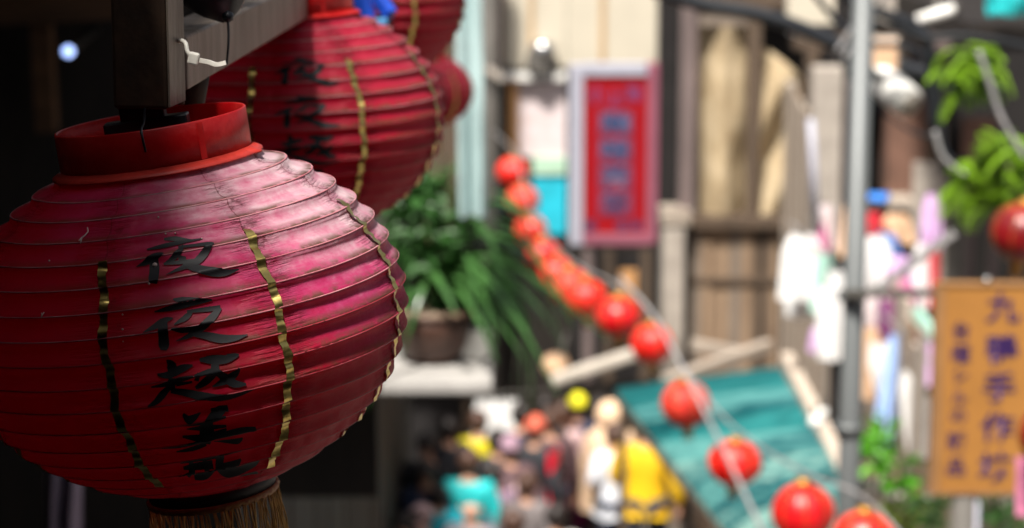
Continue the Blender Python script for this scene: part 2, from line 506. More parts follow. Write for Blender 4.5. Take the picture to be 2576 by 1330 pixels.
# the landing that carries the camera's side of the stair, with the shop it belongs to (left, in deep shade)
XL = -1.05
ROOF_X = -0.462
t = thing('timber_teahouse', 'dark timber teahouse on the left with deep roof over the big lanterns', 'building', (XL, 9, 0))
def wallbox(x0, x1, y0, y1, z0, z1):
    return MB().box(((x0 + x1) / 2, (y0 + y1) / 2, (z0 + z1) / 2), (x1 - x0, y1 - y0, z1 - z0))
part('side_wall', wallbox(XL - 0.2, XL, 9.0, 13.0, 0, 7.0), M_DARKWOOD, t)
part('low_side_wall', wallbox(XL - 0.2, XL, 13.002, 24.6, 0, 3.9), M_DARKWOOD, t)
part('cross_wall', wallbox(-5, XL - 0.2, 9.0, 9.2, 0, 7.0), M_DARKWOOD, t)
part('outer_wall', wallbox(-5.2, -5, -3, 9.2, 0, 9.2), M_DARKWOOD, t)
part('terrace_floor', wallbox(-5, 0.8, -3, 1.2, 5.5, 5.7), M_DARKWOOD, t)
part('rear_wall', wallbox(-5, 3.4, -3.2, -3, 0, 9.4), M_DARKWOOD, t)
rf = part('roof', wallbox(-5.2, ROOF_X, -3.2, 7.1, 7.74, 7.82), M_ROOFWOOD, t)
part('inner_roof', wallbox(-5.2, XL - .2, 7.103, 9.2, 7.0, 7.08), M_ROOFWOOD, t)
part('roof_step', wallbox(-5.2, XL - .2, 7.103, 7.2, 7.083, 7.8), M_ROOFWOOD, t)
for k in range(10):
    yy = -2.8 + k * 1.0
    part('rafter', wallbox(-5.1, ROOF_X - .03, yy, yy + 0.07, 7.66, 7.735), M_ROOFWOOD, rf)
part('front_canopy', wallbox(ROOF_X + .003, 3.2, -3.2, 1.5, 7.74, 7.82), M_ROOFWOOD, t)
part('unseen_shade_screen', wallbox(3.2, 3.3, -3, 1.5, 0, 7.82), M_DARKWOOD, t)  # added out-of-view wall that cuts light on the lantern front
# boards on the side wall
for k in range(20):
    y0 = 9.3 + k * 0.74
    part('board', wallbox(XL + 0.002, XL + 0.02 + 0.006 * (k % 3), y0, y0 + 0.70, 0, 6.95 if y0 < 12.5 else 3.9), M_DARKWOOD, t)
b_ = P(-20, 20, 8.6); c_ = P(330, 45, 8.6)
part('ceiling_beam', MB().bar(P(-60, 30, 8.7), P(330, 10, 8.7), 0.12, 0.10), M_BROWNWOOD, t)
part('brown_post', MB().bar(P(105, 60, 8.8), P(120, 330, 8.8), 0.10, 0.07), M_BROWNWOOD, t)
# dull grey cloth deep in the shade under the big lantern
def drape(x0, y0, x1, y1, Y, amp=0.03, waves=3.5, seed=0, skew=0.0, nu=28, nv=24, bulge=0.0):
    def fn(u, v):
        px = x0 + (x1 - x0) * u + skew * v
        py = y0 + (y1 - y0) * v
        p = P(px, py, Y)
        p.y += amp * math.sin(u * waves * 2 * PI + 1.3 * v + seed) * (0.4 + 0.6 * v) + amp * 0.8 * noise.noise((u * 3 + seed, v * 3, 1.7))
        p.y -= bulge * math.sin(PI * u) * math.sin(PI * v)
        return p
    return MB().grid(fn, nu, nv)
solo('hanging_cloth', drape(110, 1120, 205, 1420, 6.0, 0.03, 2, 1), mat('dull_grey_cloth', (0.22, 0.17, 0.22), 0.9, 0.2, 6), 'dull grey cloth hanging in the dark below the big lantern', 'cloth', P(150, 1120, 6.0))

# ================================================================== BIG PAPER LANTERNS
D1 = 2.44
S = D1 / FPX
RA = 568 * S; RB = 440 * S
NB = 18
T0 = math.acos(250 / 560); T1 = -math.acos(165 / 560)
SEAMS = [-10.5, 32.0, 76.0, 120.0, 165.0, 210.0, 255.0, 300.0]      # degrees of longitude, 0 = towards the camera
def surf(lon, s, out=0.0):
    """point on the lantern skin; s counts bands from the top; lon in radians, 0 = facing -y, + to the right"""
    s = max(0.0, min(NB, s))
    k = min(int(s), NB - 1); u = s - k
    t_ = T0 + (T1 - T0) * s / NB
    ct, st = math.cos(t_), math.sin(t_)
    nl = noise.noise((math.cos(lon) * 1.6, math.sin(lon) * 1.6, k * 0.37)) * 0.0016 * (1 - u) + noise.noise((math.cos(lon) * 1.6, math.sin(lon) * 1.6, (k + 1) * 0.37)) * 0.0016 * u
    dep = 0.0050 * (math.sin(PI * (u ** 0.68))) ** 0.9 if 0 < u < 1 else 0.0
    # puckers beside the seams
    w_ = 0.0
    for q in SEAMS:
        dl = (math.degrees(lon) - q + 180) % 360 - 180
        if -2 < dl < 11:
            w_ = (1 - abs(dl - 2) / 9.5)
    if w_ > 0 and 0 < u < 1:
        dep += w_ * math.sin(PI * u) * 0.0022 * (0.5 + noise.noise((lon * 14, s * 5.5, 3.1)))
    dep += math.sin(PI * u) * 0.0010 * noise.noise((lon * 5, s * 1.7, 9.2))
    nr, nz = ct / RA, st / RB
    L_ = math.hypot(nr, nz); nr /= L_; nz /= L_
    o = out - dep + nl
    r = RA * ct + nr * o; z = RB * st + nz * o
    return Vector((r * math.sin(lon), -r * math.cos(lon), z))

LC = at(462, 800, D1)
LROT = Euler((0, R_(-8.0), 0))
def make_big_lantern(label):
    L = thing('paper_lantern', label, 'lantern', LC, 'big red paper lanterns in a row')
    # paper panels between the seams
    nrow = NB * 8
    for gi in range(len(SEAMS)):
        a0 = SEAMS[gi]; a1 = SEAMS[(gi + 1) % len(SEAMS)]
        if a1 < a0:
            a1 += 360
        nc = 26
        vs = []; uvs = []
        for j in range(nrow + 1):
            s = j / 8
            for i in range(nc + 1):
                lon = R_(a0 + (a1 - a0 + 0.6) * i / nc)
                vs.append(surf(lon, s, 0.0003 * (1 - i / nc)))
                uvs.append((i / nc, s))
        fs = [(j * (nc + 1) + i, (j + 1) * (nc + 1) + i, (j + 1) * (nc + 1) + i + 1, j * (nc + 1) + i + 1) for j in range(nrow) for i in range(nc)]
        me = bpy.data.meshes.new('paper_panel')
        me.from_pydata([tuple(v) for v in vs], [], fs)
        ul = me.uv_layers.new(name='UVMap')
        for lp in me.loops:
            ul.data[lp.index].uv = uvs[lp.vertex_index]
        me.polygons.foreach_set('use_smooth', [True] * len(me.polygons))
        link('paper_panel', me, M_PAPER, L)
    # wire ribs under the paper
    for k in range(1, NB):
        pts = [surf(2 * PI * i / 120, k, -0.0005) for i in range(121)]
        m_ = MB(); n = 6
        m_.tube(pts, 0.0008, 6, cap=False)
        part('rib', m_, M_RIBPALE if k < 8 else M_RIB, L, True, local=True)
    # collars
    zt = RB * math.sin(T0); rt = 238 * S; hc = 0.0455
    m_ = MB().lathe([(rt, zt - 0.004), (rt, zt + hc - 0.0012), (rt - 0.0010, zt + hc), (rt - 0.0024, zt + hc), (rt - 0.0032, zt + hc - 0.0012), (rt - 0.0032, zt - 0.004)], 96, close=True)
    tcol = part('top_collar', m_, M_COLLAR, L, True, local=True)
    part('glued_joint', MB().grid(lambda u, v: Vector(((rt + .0007) * math.sin(.62 + .07 * u), -(rt + .0007) * math.cos(.62 + .07 * u), zt + .008 + (hc - .010) * v)), 4, 1), M_COLLAR, tcol, local=True)
    def fl(a, i):
        return 1 + 0.006 * math.sin(a * 5 + 1) + (0.035 if abs((a + 0.18 + PI) % (2 * PI) - PI) < 0.035 and i in (1, 2) else 0)
    m_ = MB().lathe([(rt + 0.0004, zt + 0.0075), (rt + 0.0095, zt + 0.0020), (rt + 0.0098, zt + 0.0002), (rt + 0.0004, zt + 0.0030)], 120, close=True, lobe=fl)
    part('collar_flange', m_, M_FLANGE, L, True, local=True)
    zb = RB * math.sin(T1); rb = 160 * S
    m_ = MB().lathe([(rb + .001, zb + 0.004), (rb + .0012, zb - 0.014), (rb - .002, zb - 0.014), (rb - .002, zb + 0.004)], 72, close=True)
    bcol = part('bottom_collar', m_, M_DARKCOLLAR, L, True, local=True)
    m_ = MB().lathe([(rb + .0025, zb - 0.0125), (rb + .004, zb - 0.0155), (rb + .0025, zb - 0.0195), (rb - .001, zb - 0.019), (rb - .001, zb - 0.013)], 96, close=True, lobe=lambda a, i: 1 + 0.012 * math.sin(a * 60))
    part('braid', m_, M_BRAID, bcol, True, local=True)
    fr = MB(); rnd = random.Random(5)
    for k in range(110):
        a = 2 * PI * k / 110 + rnd.uniform(-.02, .02)
        p = Vector((math.sin(a) * (rb + .002), -math.cos(a) * (rb + .002), zb - 0.018))
        pts = []; dx, dy = rnd.uniform(-.006, .006), rnd.uniform(-.006, .006)
        ln = rnd.uniform(.075, .11)
        ph = rnd.uniform(0, 6)
        for i in range(8):
            q = i / 7
            pts.append(p + Vector((dx * q + .0012 * math.sin(ph + q * 9) , dy * q + .0012 * math.cos(ph + q * 8), -ln * q)))
        fr.tube(pts, rnd.uniform(.0005, .0009), 4)
    fo = part('fringe', fr, M_FRINGE, bcol, True, local=True)
    fo['kind'] = 'stuff'
    # hanger bar across the top collar
    m_ = MB().box((-0.004, 0, zt + hc - 0.006), (rt * 0.88, 0.022, 0.016))
    m_.box((-0.006, 0, zt + hc + 0.016), (0.045, 0.018, 0.036))
    hb = part('hanger_bar', m_, M_BLACKP, L, local=True, bevel=0.002)
    pts = [Vector((0.0, -0.012, zt + hc + .02)), Vector((0.003, -rt * .6, zt + hc + 0.004)), Vector((0.006, -rt * 1.02, zt + hc)), Vector((.007, -rt * 1.03, zt + hc * .55))]
    part('lamp_cord', MB().tube([Vector(p) for p in smooth_path([tuple(p) for p in pts], 6)], 0.0013, 6), M_BLACKP, L, True, local=True)
    # gold foil straps, glued at the ribs and bowed out between them
    for q in SEAMS:
        rnd = random.Random(int(q * 10) + 3)
        s0 = (4.0 if q < 0 else 3.45) + rnd.uniform(-.1, .1); s1 = 14.7 + rnd.uniform(-.2, .4)
        vs = []; fs = []
        n = int((s1 - s0) * 12)
        hw = 0.0046
        for i in range(n + 1):
            s = s0 + (s1 - s0) * i / n
            u = s % 1.0
            wob = 0.0014 * math.sin(s * 2.1 + q) + 0.0016 * noise.noise((s * 1.4, q, 0.0))
            squeeze = 1 - 0.12 * abs(math.sin(PI * u)) + .1 * noise.noise((s * 3, q, 5.0))
            bow = 0.0010 + 0.0042 * math.sin(PI * u) * (0.5 + 0.6 * abs(noise.noise((s * .8, q, 2.0)))) + 0.0005 * math.sin(s * 14 + q)
            for e in (-1, 0, 1):
                t_ = T0 + (T1 - T0) * s / NB
                rr = RA * math.cos(t_)
                lon = R_(q + 0.4) + (wob + e * hw * squeeze) / rr
                tw = 0.0006 * e * math.sin(s * 5 + q)
                vs.append(surf(lon, s, bow + tw))
            if i:
                o = 3 * (i - 1)
                fs += [(o, o + 3, o + 4, o + 1), (o + 1, o + 4, o + 5, o + 2)]
        part('gold_strap', MB().add(vs, fs), M_GOLD, L, True, local=True)
    return L

# brush strokes read off the lantern (x, y, width) per character
STROKES = {
 'a': [[(190,85,10),(240,82,22),(290,90,26),(330,92,16),(382,82,6)],
       [(103,138,10),(170,124,26),(230,110,26),(300,98,14)],
       [(190,165,8),(150,178,32),(100,205,24),(50,223,4)],
       [(140,175,44),(142,240,50),(140,290,50),(138,313,36)],
       [(285,115,10),(272,150,26),(235,185,24),(188,212,8)],
       [(262,130,16),(330,126,20),(420,119,24),(432,126,10)],
       [(424,118,20),(392,160,36),(345,205,38),(275,235,26),(203,270,4)],
       [(188,210,12),(250,204,20),(340,195,20)],
       [(262,180,22),(300,186,18)],
       [(285,212,10),(340,235,42),(420,254,44),(490,260,30),(563,242,6)]],
 'b': [[(236,392,10),(275,397,34),(330,403,40),(380,400,24),(430,394,8)],
       [(143,452,8),(200,440,22),(270,425,30),(340,412,18)],
       [(235,484,8),(190,497,34),(140,530,28),(90,556,4)],
       [(185,492,44),(188,570,52),(190,620,54),(188,645,30)],
       [(335,440,12),(300,480,30),(242,517,8)],
       [(305,452,14),(390,441,24),(472,431,26)],
       [(472,431,20),(430,480,38),(380,530,40),(310,575,24),(250,599,4)],
       [(228,538,12),(290,545,30),(390,528,22)],
       [(325,568,10),(400,572,38),(470,586,44),(540,583,30),(606,567,5)]],
 'c': [[(203,693,8),(228,722,48),(236,775,40)],
       [(158,766,10),(210,768,34),(280,737,38),(334,721,10)],
       [(126,832,10),(200,816,28),(270,792,34),(337,774,14)],
       [(232,780,36),(228,850,38)],
       [(225,850,26),(300,858,32),(380,871,38),(460,881,44),(540,871,36),(600,851,26),(643,833,4)],
       [(222,828,22),(185,866,36),(150,900,26),(112,918,5)],
       [(250,820,22),(332,805,14)],
       [(368,694,16),(430,692,46),(500,690,40),(562,671,12)],
       [(505,672,14),(545,668,16),(566,668,8)],
       [(340,772,14),(390,757,26),(445,738,22)],
       [(445,700,36),(438,755,42),(395,805,40),(348,836,16)],
       [(430,730,26),(485,775,44),(540,810,38),(598,812,10)],
       [(564,730,14),(542,765,40),(490,800,36),(432,828,6)],
       [(365,755,20),(352,800,26)]],
 'd': [[(286,962,12),(318,985,36),(374,955,6)],
       [(508,928,16),(462,950,46),(415,990,40),(395,1010,26)],
       [(425,945,18),(510,934,26)],
       [(263,1016,6),(330,1013,22),(420,1000,28),(498,972,22)],
       [(402,995,60),(405,1060,74),(398,1118,48)],
       [(303,1040,6),(380,1036,26),(503,1026,12)],
       [(283,1075,10),(380,1076,28),(460,1056,24),(503,1037,8)],
       [(425,1082,14),(500,1061,32),(580,1045,36),(646,1030,18)],
       [(178,1132,12),(250,1126,24),(340,1106,30),(415,1088,24)],
       [(253,1153,6),(330,1139,20),(402,1115,22)],
       [(438,1103,5),(510,1103,18),(560,1100,24),(584,1087,8)]],
 'e': [[(273,1214,8),(340,1202,20),(420,1190,20),(472,1181,8)],
       [(288,1236,12),(350,1226,24),(435,1214,30)],
       [(325,1192,18),(330,1250,32),(312,1284,14)],
       [(228,1286,5),(270,1272,20),(325,1254,24)],
       [(343,1283,16),(400,1266,36),(452,1238,26)],
       [(390,1188,22),(410,1255,28)],
       [(450,1196,24),(475,1176,34),(465,1228,38),(492,1255,32),(560,1246,26),(640,1216,24),(678,1193,4)],
       [(448,1175,10),(500,1164,20),(578,1149,8)],
       [(480,1216,18),(540,1206,24),(574,1188,8)],
       [(572,1281,3),(640,1264,7),(662,1262,3)]],
}
def crop_to_px(x, y):
    k = 600 / 739.0
    return (500 + x * k) * 2576 / 4096, (880 + y * k) * 2576 / 4096
def px_to_skin(px, py):
    """where the sight line of a pixel meets the lantern: longitude and band"""
    Rm = LROT.to_matrix().inverted()
    o = Rm @ (CAM - LC); d = Rm @ ray(px, py).normalized()
    o2 = Vector((o.x / RA, o.y / RA, o.z / RB)); d2 = Vector((d.x / RA, d.y / RA, d.z / RB))
    A = d2.dot(d2); B = 2 * o2.dot(d2); C_ = o2.dot(o2) - 1
    q = (-B - math.sqrt(max(0, B * B - 4 * A * C_))) / (2 * A)
    p = o + d * q
    lon = math.atan2(p.x, -p.y)
    t_ = math.asin(max(-1, min(1, p.z / RB)))
    return lon, (t_ - T0) / (T1 - T0) * NB
def add_characters(L):
    for key in 'abcde':
        m_ = MB(); off = 0.0013
        for st in STROKES[key]:
            off += 0.00006
            path = smooth_path(st, 9)
            n = len(path)
            rows = []
            for i, (x, y, wd) in enumerate(path):
                a = path[max(i - 1, 0)]; b = path[min(i + 1, n - 1)]
                dx, dy = b[0] - a[0], b[1] - a[1]
                l = math.hypot(dx, dy) or 1
                nx, ny = -dy / l, dx / l
                h = max(wd, 2) / 2 * (1 + 0.05 * noise.noise((x * .11, y * .11, 0)))
                rows.append([(x + nx * h * e, y + ny * h * e) for e in (-1, -.6, -.2, .2, .6, 1)])
            vs = []; fs = []
            for r in rows:
                for (x, y) in r:
                    lon, s = px_to_skin(*crop_to_px(x, y))
                    vs.append(surf(lon, s, off))
            for i in range(n - 1):
                for e in range(5):
                    o = i * 6 + e
                    fs.append((o, o + 1, o + 7, o + 6))
            m_.add(vs, fs)
        part('painted_character', m_, M_INK, L, True, local=True)

big = make_big_lantern('nearest and largest red paper lantern, sharp, with five black brush characters')
add_characters(big)
# two far lanterns of the row are copies
far = []
for (px, py, d, rz, ry, lab) in ((745, 300, 3.68, -2, -2.0, 'blurred red paper lantern hanging second in the row, behind the metal beam'),
                                 (880, 2, 4.72, 4, -1.0, 'third red paper lantern of the row, cut by the top edge'),
                                 (1070, 230, 7.0, 9, 0.0, 'small far red paper lantern, mostly hidden behind the third of the row')):
    c = copy_tree(big)
    c.location = at(px, py, d)
    c.rotation_euler = (0, R_(ry), R_(rz))
    if d > 6:
        c.scale = (0.62, 0.62, 0.62)
    c['label'] = lab
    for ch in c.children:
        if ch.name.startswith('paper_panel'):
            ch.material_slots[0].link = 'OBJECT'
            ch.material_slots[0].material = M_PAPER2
        elif ch.name.startswith('collar_flange'):
            ch.material_slots[0].link = 'OBJECT'
            ch.material_slots[0].material = M_COLLAR
    far.append(c)
big.rotation_euler = LROT
# lint and drops stuck on the near lantern only
def skin_path(pts, r, name, m_):
    vs = []
    for (x, y) in pts:
        lon, s = px_to_skin(x, y)
        vs.append(surf(lon, s, 0.002))
    part(name, MB().tube(vs, r, 5), m_, big, True, local=True)
skin_path([(216, 567), (218, 578), (212, 590), (205, 598), (202, 612)], 0.0007, 'lint', M_THREAD)
skin_path([(206, 596), (200, 608)], 0.0006, 'lint', M_THREAD)
skin_path([(110, 786), (106, 795), (104, 801)], 0.0006, 'lint', M_THREAD)
skin_path([(104, 788), (107, 796)], 0.0005, 'lint', M_THREAD)
for (x, y, r) in ((388, 663, .0026), (374, 713, .0013), (416, 586, .0010), (440, 584, .0009), (397, 541, .0010), (119, 653, .0010), (306, 791, .0010), (306, 829, .0010), (307, 860, .0009), (508, 595, .0008)):
    lon, s = px_to_skin(x, y)
    p = surf(lon, s, 0.001)
    part('glue_drop', MB().lathe([(0.0001, r), (r * .7, r * .7), (r, 0), (r * .6, -r * .8), (.0001, -r)], 10, p), M_THREAD, big, True, local=True)

# ================================================================== METAL BRACKET OVER THE LANTERN
pc = at(374, 268, 2.40)
bw = 0.056
YA = R_(-8.0)
rotp = Matrix.Rotation(YA, 3, 'Z')
br = thing('steel_bracket', 'grimy square steel post and beam from which the nearest lantern hangs', 'bracket', pc)
part('post', MB().box(pc + Vector((0, 0, 0.30)), (bw, bw, 0.60), rotp), M_RUST, br, bevel=0.004)
side = pc + rotp @ Vector((bw / 2 + 0.0012, 0, 0))
part('lit_side_skin', MB().box(side + Vector((0, 0, 0.301)), (0.0020, bw * 0.98, 0.596), rotp), M_STEEL, br)  # paler steel layer colours the post's right face as lit
bs = at(470, 150, 2.455); 
b0 = pc + rotp @ Vector((0.006, bw / 2 + 0.002, 0)) + Vector((0, 0, bw / 2 + 0.012))
b1 = b0 + Vector((0.03, 1.5, -0.03))
part('beam', MB().bar(b0, b1, bw * 0.92, bw * 0.98), M_STEEL, br, bevel=0.003)
part('weld', MB().tube([Vector(p) for p in smooth_path([tuple(pc + rotp @ Vector((bw / 2 - 0.004 + 0.001 * math.sin(k * 3), bw / 2 + 0.004, -0.002 + 0.0095 * k))) for k in range(9)], 3)], [0.0032 + 0.0008 * math.sin(k * 1.9) for k in range(25)], 8), M_WELD, br, True)
up2 = b0 + Vector((0.006, .47, bw / 2))
part('second_post', MB().box(up2 + Vector((0.0, 0, 0.16)), (0.03, 0.03, 0.32)), M_STEEL, br, bevel=0.003)
part('bolt_bracket', MB().tube([b0 + Vector((0.01, 0.14, -bw / 2 - 0.001)), b0 + Vector((0.01, 0.14, -bw / 2 - 0.03))], [0.02, 0.014], 12), M_RUST, br, True)
# white cable tie on the weld
ct = thing('cable_tie', 'white nylon cable tie with loose tail on the steel bracket', 'cable tie', at(490, 146, 2.38))
q = lambda x, y, d: tuple(at(x, y, d))
part('loop', MB().tube([Vector(p) for p in smooth_path([q(440, 108, 2.41), q(456, 103, 2.385), q(467, 110, 2.375), q(471, 128, 2.372), q(478, 140, 2.372)], 6)], 0.0022, 8), M_TIE, ct, True)
part('tie_head', MB().box(at(487, 148, 2.37), (0.0105, 0.008, 0.012), Matrix.Rotation(R_(14), 3, 'Y')), M_TIE, ct, bevel=0.0018)
m_ = MB()
pth = smooth_path([q(500, 152, 2.37), q(525, 157, 2.365), q(545, 163, 2.362), q(568, 158, 2.36)], 6)
for i in range(len(pth) - 1):
    m_.bar(Vector(pth[i]), Vector(pth[i + 1]) + (Vector(pth[i + 1]) - Vector(pth[i])) * .05, 0.0018, 0.0042)
part('tail', m_, M_TIE, ct)
# black bag tied round the beam and its string
bag = thing('black_bag', 'black plastic bag tied on top of the steel beam', 'bag', at(510, 30, 2.52))
def bagfn(u, v):
    a = u * 2 * PI
    rr = math.sin(PI * min(1, v * 0.98 + .02)) ** 0.7
    k = 1 + 0.18 * noise.noise((math.cos(a) * 1.5, math.sin(a) * 1.5, v * 3))
    c = at(512, -30, 2.535)
    return c + Vector((0.034 * rr * k * math.cos(a), 0.026 * rr * k * math.sin(a), 0.052 - 0.083 * v)) + Vector((0.020, 0, -0.006)) * v * (1 + math.cos(a)) * 0.5
part('bag_body', MB().grid(bagfn, 28, 16), M_BLACKP, bag, True)
part('knot', MB().lathe([(0.0005, 0.006), (0.006, 0.003), (0.006, -0.004), (0.0005, -0.007)], 12, at(573, 42, 2.50)), M_BLACKP, bag, True)
part('string', MB().tube([Vector(p) for p in smooth_path([q(572, 40, 2.50), q(575, 80, 2.497), q(574, 120, 2.495), q(570, 163, 2.50)], 5)], 0.0013, 6), M_BLACKP, bag, True)
# blue clamp above the second lantern
bc = thing('blue_clamp', 'bright blue plastic clamp hanging above the second lantern', 'clamp', at(935, 30, 4.3))
part('jaw', MB().bar(at(905, -20, 4.3), at(925, 55, 4.3), 0.02, 0.03), M_BLUE, bc, bevel=0.004)
part('jaw', MB().bar(at(945, -15, 4.32), at(985, 40, 4.3), 0.02, 0.024), M_BLUE, bc, bevel=0.004)
part('bar', MB().bar(at(915, 62, 4.3), at(975, 55, 4.3), 0.016, 0.014), mat('light_blue_plastic', (0.06, 0.22, 0.42), 0.4, 0.2, 30), bc, bevel=0.003)

# small lit lamps deep in the teahouse, seen as soft discs
for (px, py, Y, r, colr, st, lab) in ((172, 130, 8.4, 0.022, (0.35, 0.5, 1.0), 1.3, 'small bluish white lamp glowing in the dark beyond the post'),):
    l = thing('wall_lamp', lab, 'lamp', P(px, py, Y))
    em = bpy.data.materials.new('lamp_glow'); em.use_nodes = True
    eb = em.node_tree.nodes['Principled BSDF']
    eb.inputs['Emission Color'].default_value = (*colr, 1); eb.inputs['Emission Strength'].default_value = st
    part('bulb', MB().lathe([(0.001, r), (r * .8, r * .6), (r, 0), (r * .8, -r * .6), (.001, -r)], 16, P(px, py, Y)), em, l, True)
    part('bracket_arm', MB().bar(P(px, py, Y) + Vector((0, r * .6, 0)), P(px, py, Y) + Vector((0, 0.6, .02)), 0.02), M_DARKWOOD, l)

# ================================================================== PLANTS
def leaf_blade(length, width, droop, n=9):
    """arching strap leaf along +x, with a folded midrib"""
    vs = []; fs = []
    for i in range(n + 1):
        u = i / n
        x = length * (u - 0.18 * u * u * droop)
        z = length * (0.55 * u - (0.55 + 0.55 * droop) * u * u)
        wd = width * (math.sin(PI * min(1, 0.12 + 0.88 * u)) ** 0.7) / 2 + 0.0008
        vs += [(x, -wd, z + wd * .35), (x, 0, z), (x, wd, z + wd * .35)]
        if i:
            o = 3 * (i - 1)
            fs += [(o, o + 1, o + 4, o + 3), (o + 1, o + 2, o + 5, o + 4)]
    return MB().add(vs, fs)
PY = 10.0
lt = P(1100, 905, PY)
led = thing('ledge', 'white ledge carrying the brown plant bowl on the left wall', 'ledge', P(1000, 985, PY - 0.3))
zl = P(1100, 905, PY).z
x1 = P(1240, 980, PY - .35).x
part('slab', MB().box(((XL + x1) / 2, PY - .02, zl - .035), (x1 - XL - .001, 0.72, 0.06)), M_LEDGE, led, bevel=0.012)
part('support', MB().box((XL + .25, PY, zl - 0.33), (0.46, 0.10, 0.52)), M_DARKWOOD, led)
box_ = thing('lit_ledge_box', 'white box added for the bright lit end of the ledge top', 'box', P(1195, 950, PY))  # white box added to stand in for the lit ledge top
bx = P(1197, 950, PY)
part('box_body', MB().box((bx.x - 0.0, PY + .10, zl + 0.055), (0.12, 0.24, 0.105)), M_WHITE, box_, bevel=0.012)
part('lid', MB().box((bx.x - 0.0, PY + .10, zl + 0.119), (0.125, 0.25, 0.022)), M_WHITE, box_, bevel=0.008)
pot = thing('potted_plant', 'leafy plant with long arching leaves in a brown bowl on the ledge', 'plant', (P(1088, 900, PY).x, PY, zl))
pl = Vector(pot.location)
m_ = MB().lathe([(0.001, 0.0), (0.10, 0.0), (0.14, .05), (0.165, 0.14), (0.17, 0.205), (0.155, 0.205), (0.14, 0.17), (0.001, 0.165)], 40, pl)
bowl = part('bowl', m_, M_POT, pot, True)
part('rim', MB().lathe([(0.165, 0.20), (0.182, 0.207), (0.182, 0.225), (0.16, 0.225)], 40, pl, close=True), M_POTRIM, bowl, True)
part('soil', MB().lathe([(0.158, 0.195), (0.10, 0.215), (0.001, 0.222)], 24, pl), M_SOIL, bowl, True)
rnd = random.Random(11)
blades = [leaf_blade(l_, w__, d_).mesh('leaf', smooth=True) for (l_, w__, d_) in ((0.55, 0.030, 1.0), (0.62, 0.026, 1.3), (0.45, 0.034, 0.7), (0.7, 0.024, 1.5))]
for b in blades:
    b.materials.append(M_LEAFL)
for k in range(46):
    o = link('leaf', blades[k % 4], None, pot)
    a = rnd.uniform(-1.2, 1.2) if k % 3 else rnd.uniform(-PI, PI)
    o.location = (rnd.uniform(-.05, .08), rnd.uniform(-.06, .06), 0.21 + rnd.uniform(0, .22))
    o.rotation_euler = (rnd.uniform(-.3, .3), rnd.uniform(-.75, .25), a)
    s = rnd.uniform(.75, 1.15); o.scale = (s, s, s)
# the dense dark bush above the bowl
def leaf_cloud(mb, c, rad, n, size, rnd, flat=1.0, up=0.0):
    for _ in range(n):
        while True:
            d = Vector((rnd.uniform(-1, 1), rnd.uniform(-1, 1), rnd.uniform(-1, 1)))
            if d.length <= 1:
                break
        cl = noise.noise((d.x * 2.3 + c[0], d.y * 2.3, d.z * 2.3 + c[2]))
        if cl < -0.12:
            continue
        p = Vector(c) + Vector((d.x * rad[0], d.y * rad[1], d.z * rad[2]))
        r = Euler((rnd.uniform(-1, 1), rnd.uniform(-1, 1), rnd.uniform(0, 6.3))).to_matrix()
        s = size * rnd.uniform(.6, 1.3)
        mb.add([p + r @ Vector(v) for v in ((0, 0, 0), (s * .5, s * .28, s * .08), (s * 1.1, 0, -s * .1), (s * .5, -s * .28, s * .08))], [(0, 1, 2), (0, 2, 3)])
bush = MB()
c0 = P(1095, 640, PY)
leaf_cloud(bush, c0 + Vector((0.0, .05, 0)), (0.21, 0.22, 0.32), 900, 0.075, rnd)
leaf_cloud(bush, P(1060, 500, PY + .1), (0.16, 0.15, 0.18), 420, 0.07, rnd)
leaf_cloud(bush, P(1180, 740, PY + .1), (0.16, 0.16, 0.16), 250, 0.075, rnd)
fo = part('foliage', bush, M_LEAF, pot); fo['kind'] = 'stuff'
for k in range(5):
    e = Vector((pl.x + rnd.uniform(-.12, .14), PY + rnd.uniform(-.1, .1), zl + .75 + rnd.uniform(-.2, .3)))
    part('stem', MB().tube([Vector((pl.x + rnd.uniform(-.04, .04), PY, zl + .2)), (pl + e) / 2 + Vector((rnd.uniform(-.03, .03), 0, .12)), e], [.012, .009, .004], 6), M_STEM, pot, True)
# long fronds spilling over the right side of the bowl and the ledge
for k in range(30):
    o = link('leaf', blades[(k + 1) % 4], None, pot)
    o.location = (rnd.uniform(.05, .17), rnd.uniform(-.05, .12), 0.24 + rnd.uniform(0, .45))
    o.rotation_euler = (rnd.uniform(-.3, .3), rnd.uniform(-.35, .45), rnd.uniform(-.8, .7))
    q_ = rnd.uniform(0.6, 1.0); o.scale = (q_, q_ * 1.5, q_)

# pale aqua sheet and grey post left of the cream house
solo('plastic_sheet', drape(1142, -40, 1212, 545, 9.4, 0.035, 1.6, 2.0, 12, 22, 30), M_PALECLOTH, 'pale aqua plastic sheet hanging beside the dark grey post', 'sheet', P(1170, -40, 9.4), smooth=True)
px0 = P(1222, 300, 26.4)
post = thing('lamp_post', 'thick dark grey post standing left of the red shop sign', 'post', (px0.x, 26.4, 0))
zt_ = P(1222, -60, 26.4).z
part('shaft', MB().tube([(px0.x, 26.4, 0), (px0.x, 26.4, zt_ + .6)], [.155, .145], 20), M_POST, post, True)
part('base', MB().lathe([(.2, 0), (.2, .08), (.14, .14), (.126, .3)], 20, (px0.x, 26.4, 0)), M_POST, post, True)
part('bracket_arm', MB().bar(P(1225, 172, 26.2), P(1265, 200, 26.2), 0.07, 0.07), M_CONC, post)

